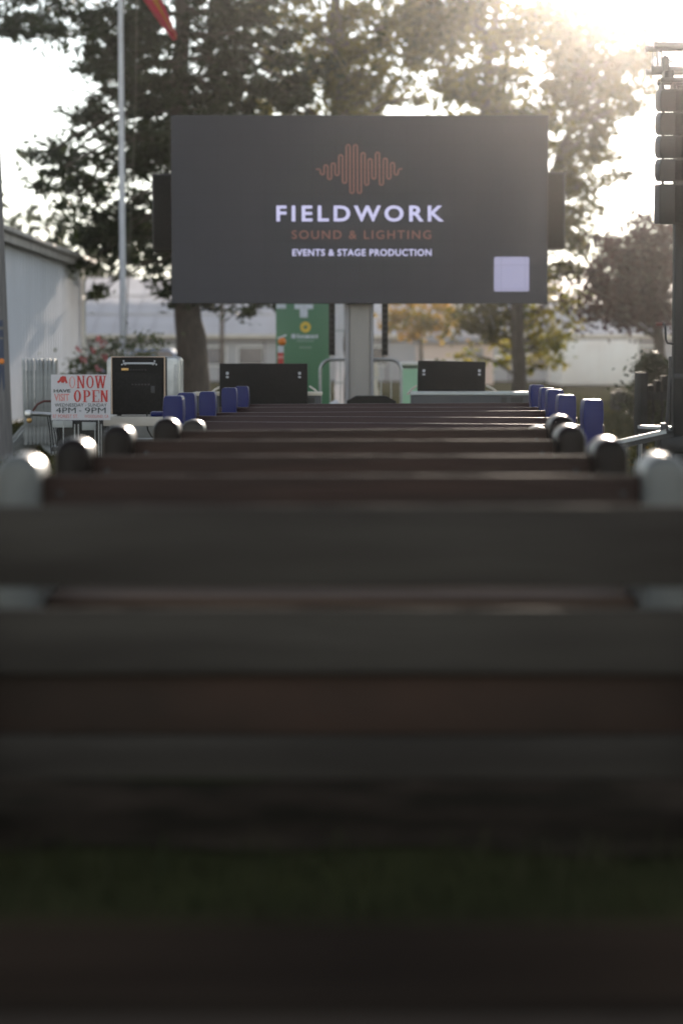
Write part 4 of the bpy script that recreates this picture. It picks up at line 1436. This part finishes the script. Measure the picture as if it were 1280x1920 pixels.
# small trailer behind the sign
d = 20.9
xa, za = P(106, 790, d); xb, zb = P(200, 790, d)
t = thing('utility_trailer', 'small black trailer with a bright hitch and grey plates behind the white sign', 'trailer', ((xa + xb) / 2, d, 0))
mb = MB()
mb.boxr(xa, xb, d, d + 0.5, 0.36, za + 0.02, 0.01)
mb.boxr(xa - 0.04, xb + 0.02, d - 0.03, d + 0.55, 0.32, 0.36, 0.005)
obj('body', mb, M['black'], t)
for (p0, p1, q0, q1) in ((100, 137, 788, 801), (155, 181, 791, 806)):
    x0_, z1_ = P(p0, p0 * 0 + q0, d); x1_, z0_ = P(p1, q1, d)
    mb = MB(); mb.boxr(x0_, x1_, d - 0.06, d - 0.045, z0_, z1_, 0.002)
    obj('plate', mb, M['plate'], t)
for xx in (xa + 0.02, xb - 0.06):
    mb = MB(); mb.cyl((xx, d + 0.25, 0.2), (xx + 0.08, d + 0.25, 0.2), 0.2, n=20)
    wv = obj('wheel', mb, M['tyre'], t)
    mb = MB(); mb.cyl((xx - 0.006, d + 0.25, 0.2), (xx + 0.086, d + 0.25, 0.2), 0.1, n=14)
    obj('rim', mb, M['steel'], wv)
p0, p1 = PV(104, 778, d - 0.02), PV(52, 775, d - 0.1)
mb = MB(); mb.cyl(p0, p1, 0.018, 0.02, 10); mb.tube([PV(104, 778, d), (xa + 0.02, d + 0.05, 0.5)], 0.018, 8)
mb.box(PV(53, 776, d - 0.1), (0.06, 0.05, 0.07), None, 0.02)
obj('hitch', mb, M['alu'], t)
mb = MB(); bmesh.ops.create_uvsphere(mb.bm, u_segments=12, v_segments=8, radius=0.024, matrix=Matrix.Translation(PV(55, 788, d - 0.1)))
obj('hitch_ball', mb, M['brass'], t)
mb = MB(); mb.tube([PV(62, 770, d - 0.06), PV(70, 758, d - 0.05), PV(82, 752, d - 0.03), PV(100, 752, d)], 0.010, 6)
obj('hitch_cable', mb, mat('dark_red_cable', (0.10, 0.025, 0.02), 0.6), t)
mb = MB()
for k in range(5):
    p = PV(88 + k * 4, 776, d - 0.05)
    mb.tube([p, p + Vector((0.02, 0, -0.12)), p + Vector((0.03 + 0.01 * k, 0.05, -0.35))], 0.005, 5)
obj('chain', mb, M['charcoal'], t)
mb = MB()
for px in (140, 147, 178, 190):
    p = PV(px, 795, d - 0.07)
    mb.cyl((p.x, p.y, 0.1), p, 0.006, n=6)
obj('stay_rod', mb, M['steel'], t)

# ------------------------------------------------------------------ lift tower, truss and hung line array (right)
dT = 21.0
x0, _ = P(1264, 600, dT); x1, _ = P(1300, 600, dT)
t = thing('lift_tower', 'black crank lift tower with pale topped outriggers carrying the truss', 'lift tower', ((x0 + x1) / 2, dT, 0))
_, z_top = P(1270, 152, dT)
mb = MB(); mb.boxr(x0, x1, dT, dT + 0.16, 0.12, z_top, 0.01)
mb.boxr(x0 + 0.03, x1 + 0.12, dT + 0.162, dT + 0.3, 0.12, 2.4, 0.01)
mast = obj('mast', mb, M['black'], t)
mb = MB(); xx, za = P(1272, 705, dT); mb.boxr(x0 - 0.004, x1 + 0.004, dT - 0.006, dT + 0.166, za - 0.02, za + 0.02, 0.003)
obj('collar', mb, M['charcoal'], mast)
h0 = PV(1264, 645, dT + 0.05)
mb = MB(); mb.tube([h0, PV(1251, 643, dT + 0.05), PV(1248, 636, dT + 0.05), PV(1247, 612, dT + 0.05), PV(1244, 607, dT + 0.05), PV(1228, 607, dT + 0.05)], 0.010, 8)
cr = obj('crank_handle', mb, M['charcoal'], t)
mb = MB(); mb.cyl(PV(1229, 607, dT + 0.05), PV(1241, 607, dT + 0.05), 0.016, n=10)
obj('grip', mb, mat('grip_red', (0.16, 0.05, 0.045), 0.6), cr)
# outriggers
fo = [((1258, 812), (1134, 842)), ((1300, 812), (1400, 850))]
for i, (a_, b_) in enumerate(fo):
    pa = PV(*a_, dT + 0.05); pb = PV(*b_, dT - 0.1)
    dv = (pb - pa)
    L = dv.length
    ang = math.atan2(dv.z, dv.x)
    mb = MB(); mb.box((pa + pb) / 2, (L, 0.07, 0.055), (0, -ang, 0), 0.004)
    og = obj('outrigger', mb, M['black'], t)
    mb = MB(); c_ = (pa + pb) / 2 + Vector((-math.sin(ang), 0, math.cos(ang))) * 0.031 * (1 if math.cos(ang) > 0 else -1)
    mb.box(c_, (L * 0.8, 0.076, 0.034), (0, -ang, 0), 0.004)
    obj('top_plate', mb, M['plate'], og)
    mb = MB(); mb.cyl((pb.x, pb.y, 0.02), (pb.x, pb.y, pb.z + 0.12), 0.018, n=10)
    mb.cyl((pb.x, pb.y, 0), (pb.x, pb.y, 0.022), 0.07, n=14)
    obj('foot', mb, M['steel'], og)
pa = PV(1262, 806, dT + 0.1); pb = PV(1200, 808, dT + 0.5)
mb = MB(); mb.box((pa + pb) / 2, ((pb - pa).length, 0.06, 0.05), (0, 0, math.atan2(pb.y - pa.y, pb.x - pa.x)), 0.004)
og = obj('outrigger', mb, M['black'], t)
mb = MB(); mb.box((pa + pb) / 2 + Vector((0, 0, 0.027)), ((pb - pa).length * 0.98, 0.066, 0.028), (0, 0, math.atan2(pb.y - pa.y, pb.x - pa.x)), 0.001)
obj('top_plate', mb, M['plate'], og)
mb = MB(); mb.cyl((pb.x, pb.y, 0), (pb.x, pb.y, pb.z + 0.02), 0.018, n=8)
obj('foot', mb, M['steel'], og)
mb = MB(); mb.cyl(PV(1257, 670, dT), PV(1247, 842, dT), 0.014, n=8); mb.boxr(PV(1253, 680, dT).x, PV(1259, 680, dT).x, dT - 0.02, dT + 0.02, PV(0, 690, dT).z, PV(0, 668, dT).z, 0.003)
mb.box(PV(1243, 808, dT - 0.02), (0.05, 0.06, 0.14), None, 0.006)
obj('jack_leg', mb, M['charcoal'], t)
mb = MB(); mb.boxr(P(1236, 830, dT)[0], x1 + 0.1, dT - 0.05, dT + 0.32, 0.3, P(0, 818, dT)[1], 0.01); mb.boxr(x0, x1, dT - 0.02, dT + 0.2, 0.0, 0.31, 0.01)
obj('base_frame', mb, M['black'], t)

# truss
xe, zt = P(1220, 90, dT); _, zb = P(1220, 132, dT)
t = thing('box_truss', 'silver box truss end resting on the black lift tower above the speakers', 'truss', (xe, dT, zb))
Lx = 2.6
chords = [(dT - 0.02, zt), (dT + 0.2, zt + 0.03), (dT - 0.02, zb), (dT + 0.2, zb + 0.03)]
ys4 = [dT - 0.13, dT + 0.12]
for yy, zz_, dx in ((ys4[0], zt + 0.012, 0.02), (ys4[1], zt + 0.012, -0.02), (ys4[0], zb, 0.0), (ys4[1], zb, -0.02)):
    mb = MB(); mb.cyl((xe + dx, yy, zz_), (xe + Lx, yy, zz_), 0.025, n=12); mb.cyl((xe + dx - 0.012, yy, zz_), (xe + dx + 0.004, yy, zz_), 0.03, n=12)
    obj('chord', mb, M['truss'], t)
mb = MB()
for yy in ys4:
    mb.cyl((xe + 0.035, yy, zb), (xe + 0.035, yy, zt), 0.008, n=8)
    mb.cyl((xe + 0.075, yy, zb), (xe + 0.075, yy, zt), 0.008, n=8)
    x = xe + 0.08
    up = yy == ys4[0]
    while x < xe + Lx - 0.2:
        mb.cyl((x, yy, zb if up else zt), (x + 0.22, yy, zt if up else zb), 0.008, n=8)
        x += 0.22
        up = not up
x = xe + 0.08; sw = True
while x < xe + Lx - 0.2:
    mb.cyl((x, ys4[0 if sw else 1], zb), (x + 0.22, ys4[1 if sw else 0], zb), 0.008, n=8)
    mb.cyl((x, ys4[0 if sw else 1], zt + 0.012), (x + 0.22, ys4[1 if sw else 0], zt + 0.012), 0.008, n=8)
    x += 0.22; sw = not sw
obj('brace', mb, M['truss'], t)

# line array cabinets
dY = 20.5
xl0, _ = P(1237, 200, dY)
pos = [(166, 209), (214, 253), (257.5, 296.5), (301, 340), (344.5, 420)]
lab = ['topmost black cabinet of the hung speaker array', 'second black cabinet from the top of the hung speaker array', 'middle black cabinet of the hung speaker array',
       'fourth black cabinet of the hung speaker array, above the deep one', 'deep lowest black cabinet of the hung speaker array']
Wd = 0.5
src = None
def array_box(y0, y1, label_, deep):
    _, z1 = P(1237, y0, dY); _, z0 = P(1237, y1, dY)
    t = thing('array_speaker', label_, 'speaker', (xl0 + Wd / 2, dY, z0), 'black speakers of the hung array')
    hh = z1 - z0
    mb = MB()
    c = 0.045
    if deep:
        out = [(xl0, z0 + 0.01), (xl0, z1 - 0.004), (xl0 + 0.02, z1), (xl0 + Wd, z1), (xl0 + Wd, z0), (xl0 + 0.02, z0)]
    else:
        out = [(xl0 + 0.022, z0), (xl0 + 0.008, z0 + 0.02), (xl0, z0 + 0.05), (xl0, z1 - 0.05), (xl0 + 0.008, z1 - 0.02), (xl0 + 0.022, z1), (xl0 + Wd, z1), (xl0 + Wd, z0)]
    mb.prism(out, dY, dY + 0.34, 0.004)
    obj('cabinet', mb, M['black'], t)
    mb = MB(); mb.boxr(xl0 + 0.13, xl0 + Wd - 0.05, dY - 0.012, dY - 0.002, z0 + 0.012, z1 - 0.012, 0.004)
    obj('grille', mb, M['grille'], t)
    mb = MB()
    mb.boxr(xl0 + 0.03, xl0 + 0.05, dY + 0.10, dY + 0.13, z1, z1 + 0.024)
    mb.boxr(xl0 + 0.15, xl0 + Wd - 0.05, dY + 0.06, dY + 0.30, z1, z1 + 0.024)
    obj('rigging_link', mb, M['charcoal'], t)
    return t
src = array_box(*pos[0], lab[0], False)
for k in range(1, 4):
    c = copy_tree(src)
    c.location = (src.location.x, dY, P(1237, pos[k][1], dY)[1])
    c['label'] = lab[k]
deepbox = array_box(*pos[4], lab[4], True)
for q_ in [src, deepbox] + [o for o in COL.objects if o.name.startswith('array_speaker.')]:
    q_.rotation_euler = (math.atan((q_.location.z + 0.1 - CAM_Z) / dY), 0, 0)
# fly frame
t = thing('fly_frame', 'dark metal hanging frame between the truss and the top speaker cabinet', 'rigging frame', (xl0 + 0.2, dY, P(0, 166, dY)[1]))
mb = MB()
_, za = P(0, 150, dY); _, zb_ = P(0, 160, dY)
mb.boxr(xl0 + 0.01, xl0 + Wd - 0.05, dY + 0.04, dY + 0.07, za - 0.008, za + 0.03, 0.003)
mb.boxr(xl0 + 0.01, xl0 + Wd - 0.05, dY + 0.27, dY + 0.30, za - 0.008, za + 0.03, 0.003)
obj('bar', mb, M['charcoal'], t)
mb = MB()
for xx in (xl0 + 0.02, xl0 + 0.12, xl0 + 0.3):
    mb.boxr(xx, xx + 0.02, dY + 0.05, dY + 0.29, P(0, 166, dY)[1] + 0.004, za - 0.01)
obj('hanger_plate', mb, M['charcoal'], t)
mb = MB()
_, zc = P(0, 118, dY)
mb.cyl((xl0 + 0.08, dY + 0.17, za + 0.02), (xl0 + 0.08, dY + 0.3, zc + 0.08), 0.03, n=10)
mb.boxr(xl0 + 0.05, xl0 + 0.13, dY + 0.1, dY + 0.3, za + 0.02, za + 0.1, 0.01)
obj('clamp', mb, M['charcoal'], t)

# equipment cart and low trolley beyond the tower
d = 27
x0, zt = P(1200, 698, d); x1, _ = P(1275, 698, d)
t = thing('equipment_cart', 'dark upright equipment cart left of the black lift tower', 'cart', ((x0 + x1) / 2, d, 0))
mb = MB(); mb.boxr(x0, x0 + 0.085, d, d + 0.55, 0.14, zt, 0.006); mb.boxr(x1 - 0.05, x1, d, d + 0.55, 0.14, zt, 0.006)
obj('side_panel', mb, M['dark_gear'], t)
for py in (735, 806):
    _, zz_ = P(0, py, d)
    mb = MB(); mb.boxr(x0 + 0.087, x1 - 0.052, d + 0.01, d + 0.53, zz_ - 0.09, zz_, 0.006)
    obj('shelf', mb, M['dark_gear'], t)
mb = MB()
_, zz_ = P(0, 735, d)
for k in range(4):
    xx = x0 + 0.11 + k * 0.075
    hh = 0.08 + 0.05 * (k % 3)
    mb.boxr(xx, xx + 0.06, d + 0.1, d + 0.3, zz_ + 0.001, zz_ + hh, 0.006)
obj('packed_gear', mb, M['black_matt'], t)
mb = MB()
for k in range(3):
    xx = x0 + 0.12 + k * 0.1
    mb.tube([(xx, d - 0.01, 0.75), (xx + 0.03, d - 0.03, 0.55), (xx + 0.01, d - 0.02, 0.38), (xx + 0.05, d, 0.32)], 0.012, 6)
obj('coiled_cable', mb, M['dark_gear'], t)
for xx in (x0 + 0.05, x1 - 0.05):
    for yy in (d + 0.06, d + 0.48):
        mb = MB(); mb.cyl((xx - 0.02, yy, 0.07), (xx + 0.02, yy, 0.07), 0.07, n=14)
        obj('caster', mb, M['tyre'], t)
d = 50
x0, zt = P(1150, 736, d); x1, zb = P(1200, 760, d)
t = thing('low_trolley', 'low dark trolley standing on the grass in front of the white container', 'trolley', ((x0 + x1) / 2, d, 0))
mb = MB(); mb.boxr(x0, x1 + 0.1, d, d + 0.6, zb - 0.02, zt, 0.012); mb.boxr(x0 + 0.08, x0 + 0.2, d + 0.1, d + 0.4, zt, zt + 0.05, 0.01)
obj('deck_box', mb, M['dark_gear'], t)
mb = MB(); xa, za = P(1110, 768, d); mb.tube([(x0, d + 0.3, zb + 0.08), (xa, d + 0.2, 0.12)], 0.018, 6)
mb.tube([(xa - 0.01, d + 0.1, 0.12), (xa - 0.01, d + 0.3, 0.12)], 0.018, 6)
obj('drawbar', mb, M['dark_gear'], t)
for xx in (x0 + 0.08, x1):
    for yy in (d + 0.02, d + 0.5):
        mb = MB(); mb.cyl((xx, yy, 0.11), (xx, yy + 0.08, 0.11), 0.11, n=18)
        wv = obj('wheel', mb, M['tyre'], t)
        mb = MB(); mb.cyl((xx, yy - 0.006, 0.11), (xx, yy + 0.086, 0.11), 0.05, n=12)
        obj('rim', mb, M['charcoal'], wv)

# ------------------------------------------------------------------ benches
def arch(wd, top, z0=0.0, flare=0.0):
    r_ = wd / 2
    out = [(-r_ - flare, z0), (r_ + flare, z0), (r_, 0.3)]
    for k in range(0, 13):
        th = math.pi * k / 12
        out.append((r_ * math.cos(th), top - r_ + r_ * math.sin(th)))
    out.append((-r_, 0.3))
    return out

W1 = 1.83
def end_brown(t, sx_, m_):
    mb = MB()
    mb.prism(arch(0.122, 0.862), -0.05, 0.22, 0.028, 4)
    mb.bm.transform(Matrix.Translation((sx_ * W1 / 2, 0, 0)))
    e = obj('end_post', mb, m_, t, world_co=False)
    mb = MB()
    # arm and front leg of the same moulding
    xx = sx_ * W1 / 2
    mb.prism([(0.222, 0.0), (0.222, 0.60), (0.40, 0.60), (0.47, 0.57), (0.49, 0.5), (0.48, 0.0), (0.36, 0.0), (0.34, 0.34), (0.28, 0.38), (0.26, 0.0)], xx - 0.055, xx + 0.055, 0.012, 3, axis='x')
    obj('arm_rest', mb, m_, t, world_co=False)
    return e

def make_bench(label_, endm, wood, red=None):
    t = thing('park_bench', label_, 'bench', (0, 0, 0), 'benches with round topped ends')
    for s in (-1, 1):
        end_brown(t, s, endm)
    hw = W1 / 2 - 0.063
    mb = MB()
    mb.box((0, 0.035, 0.708), (2 * hw, 0.038, 0.186), (R(-6), 0, 0), 0.008)
    mb.box((0, 0.072, 0.487), (2 * hw, 0.038, 0.15), (R(-6), 0, 0), 0.008)
    obj('backrest', mb, wood, t, world_co=False)
    mb = MB()
    for k in range(3):
        mb.box((0, 0.09 + 0.145 * k + 0.06, 0.425), (2 * hw, 0.135, 0.04), (R(1.5), 0, 0), 0.008)
    obj('seat', mb, wood, t, world_co=False)
    mb = MB(); mb.box((0, 0.115, 0.335), (2 * hw, 0.036, 0.135), None, 0.006)
    obj('seat_apron', mb, M['apron'], t, world_co=False)
    mb = MB(); mb.box((0, 0.10, 0.215), (2 * hw, 0.04, 0.10), None, 0.006)
    obj('stretcher', mb, wood, t, world_co=False)
    mb = MB()
    for xx in (-hw + 0.05, hw - 0.05):
        for zq in (0.66, 0.75, 0.515):
            mb.cyl((xx, 0.02 + (0.78 - zq) * 0.1, zq), (xx, 0.012 + (0.78 - zq) * 0.1, zq), 0.008, n=8)
    obj('bolt', mb, M['charcoal'], t, world_co=False)
    return t

def recolour(t, endm):
    for ch in t.children:
        if ch.name.startswith(('end_post', 'arm_rest')):
            ch.data = ch.data.copy()
            ch.data.materials.clear()
            ch.data.materials.append(endm)

proto = make_bench('nearest bench with a backrest, weathered grey boards wider than the picture', M['end_beige'], M['wood_grey'])
proto.location = (0.0, 5.45, 0)
rows = [(0.0, 6.86, 0, 'end_beige', 'wood', 'bench with pale beige round topped ends directly behind the nearest weathered bench'),
        (0.0, 8.25, 0, 'end_brown', 'wood', 'largest of the benches with dark brown round topped ends, just beyond the beige ended bench'),
        (0.01, 9.78, 0, 'end_brown', 'wood', 'middle one of the three benches with dark brown round topped ends'),
        (0.11, 11.2, -0.4, 'end_brown', 'wood', 'farthest of the three benches with dark brown round topped ends'),
        (0.115, 12.8, 1.1, 'end_taupe', 'wood', 'bench with taupe round topped ends, last before the blue ended benches')]
mb = MB()
hw1 = W1 / 2 - 0.063
mb.box((0, 0.035, 0.708), (2 * hw1, 0.038, 0.186), (R(-6), 0, 0), 0.008)
mb.box((0, 0.072, 0.540), (2 * hw1, 0.038, 0.09), (R(-6), 0, 0), 0.008)
short_back = obj('backrest', mb, M['wood'])
M['wood_seat'] = mat('worn_seat_plank', (0.14, 0.092, 0.066), 0.8, (0.06, 0.04, 0.03), 2.0, (0.6, 8, 8), bump=0.35, bump_scale=14, spec=0.1)
for (x, y, a_, em_, wm, lb) in rows:
    c = copy_tree(proto)
    c.location = (x, y, 0)
    c.rotation_euler = (0, R(a_), R(0.45 * math.sin(y * 2.3)))
    if y > 12:
        c.scale.z = 0.915           # this one is a lower model
    c['label'] = lb
    recolour(c, M[em_])
    for ch in c.children:
        if ch.name.startswith(('backrest', 'seat', 'stretcher')) and not ch.name.startswith('seat_apron'):
            ch.data = ch.data.copy()
            ch.data.materials.clear()
            ch.data.materials.append(M[wm])
            if y < 7 and ch.name.startswith('backrest'):
                ch.data = short_back.data
            if y < 7 and ch.name.startswith('seat'):
                ch.data.materials.clear()
                ch.data.materials.append(M['wood_seat'])

bpy.data.objects.remove(short_back)

W2 = 2.44
def blue_profile():
    # side-to-side outline of the rounded head, neck and post
    hw = [(0.053, 0.0), (0.054, 0.50), (0.055, 0.72), (0.053, 0.745), (0.056, 0.762), (0.0585, 0.80), (0.0585, 0.84), (0.0565, 0.885), (0.054, 0.900), (0.049, 0.908), (0.041, 0.912)]
    return [(x, z) for x, z in hw] + [(-x, z) for x, z in reversed(hw)]

def make_blue():
    t = thing('blue_bench', 'x', 'bench', (0, 0, 0), 'benches with blue ends')
    for s in (-1, 1):
        mb = MB()
        mb.prism(blue_profile(), -0.21, 0.02, 0.006, 3)
        mb.bm.transform(Matrix.Translation((s * W2 / 2, 0, 0)))
        obj('end_post', mb, M['end_blue'], t, world_co=False)
        mb = MB()
        mb.prism([(0.022, 0.34), (0.06, 0.44), (0.45, 0.42), (0.47, 0.0), (0.38, 0.0), (0.35, 0.33)], s * W2 / 2 - 0.04, s * W2 / 2 + 0.04, 0.01, 2, axis='x')
        obj('seat_bracket', mb, M['end_blue'], t, world_co=False)
    L = W2 + 0.18
    mb = MB()
    mb.box((0, 0.042, 0.69), (L, 0.036, 0.14), (R(-4), 0, 0), 0.006)
    mb.box((0, 0.058, 0.53), (L, 0.036, 0.13), (R(-4), 0, 0), 0.006)
    obj('backrest', mb, M['wood_red'], t, world_co=False)
    mb = MB()
    for k in range(3):
        mb.box((0, 0.12 + 0.14 * k, 0.465), (L, 0.13, 0.036), None, 0.006)
    obj('seat', mb, M['wood_red'], t, world_co=False)
    return t

blue = [(0.235, 14.24, 0.5, 'nearest bench with blue ends, its right blue end the lowest and largest'),
        (0.22, 15.7, 0.3, 'second bench with blue ends, close behind the nearest blue one'),
        (0.285, 17.15, -0.35, 'third bench with blue ends, in the middle of the blue ended benches'),
        (0.36, 18.7, 0.0, 'fourth bench with blue ends, next to the farthest one'),
        (0.40, 20.15, -0.3, 'farthest bench with blue ends, nearest to the black road cases')]
bp = make_blue()
for i, (x, y, roll, lb) in enumerate(blue):
    c = bp if i == 0 else copy_tree(bp)
    c.location = (x, y, -0.012 + 0.02 * (1 if i else 0) * 0)
    c.rotation_euler = (0, R(roll), 0)
    c['label'] = lb
# loose blue cross piece on the first blue bench's left end
mb = MB(); p = PV(296, 776, 14.3)
mb.box((p.x - blue[0][0], 0.08, p.z), (0.10, 0.08, 0.03), None, 0.008)
obj('side_bracket', mb, M['end_blue'], bp, world_co=False)

# backless bench right in front of the camera
t = thing('backless_bench', 'backless brown plank bench closest to the viewer, blurred along the bottom', 'bench', (0, 2.75, 0))
mb = MB()
for k, yy in enumerate((2.612, 2.737, 2.862)):
    mb.box((0, yy, 0.43), (2.2, 0.118, 0.042), None, 0.008)
obj('seat', mb, M['wood_dark'], t)
mb = MB(); mb.box((0, 2.535, 0.38), (2.2, 0.022, 0.10), None, 0.004)
obj('front_board', mb, M['front_board'], t)
for xx in (-0.8, 0.8):
    for yy in (2.62, 2.88):
        mb = MB(); mb.box((xx, yy, 0.204), (0.09, 0.09, 0.408), None, 0.008)
        obj('leg', mb, M['wood'], t)

# ------------------------------------------------------------------ added air volume, its sunward glow stands in for lens flare
mb = MB()
mb.boxr(-250, 250, -50, 330, -1.2, 24)
hz_m = bpy.data.materials.new('flare_haze_air')
hz_m.use_nodes = True
nt = hz_m.node_tree
nt.nodes.clear()
out = nt.nodes.new('ShaderNodeOutputMaterial')
pvn = nt.nodes.new('ShaderNodeVolumePrincipled')
pvn.inputs['Color'].default_value = (0.95, 0.93, 0.92, 1)
pvn.inputs['Density'].default_value = 0.00037
pvn.inputs['Anisotropy'].default_value = 0.968
nt.links.new(pvn.outputs[0], out.inputs['Volume'])
hz_o = obj('flare_haze', mb, hz_m, smooth=False)
tag(hz_o, 'added glowing air over the whole field, standing in for lens flare', 'flare_haze', kind='stuff')
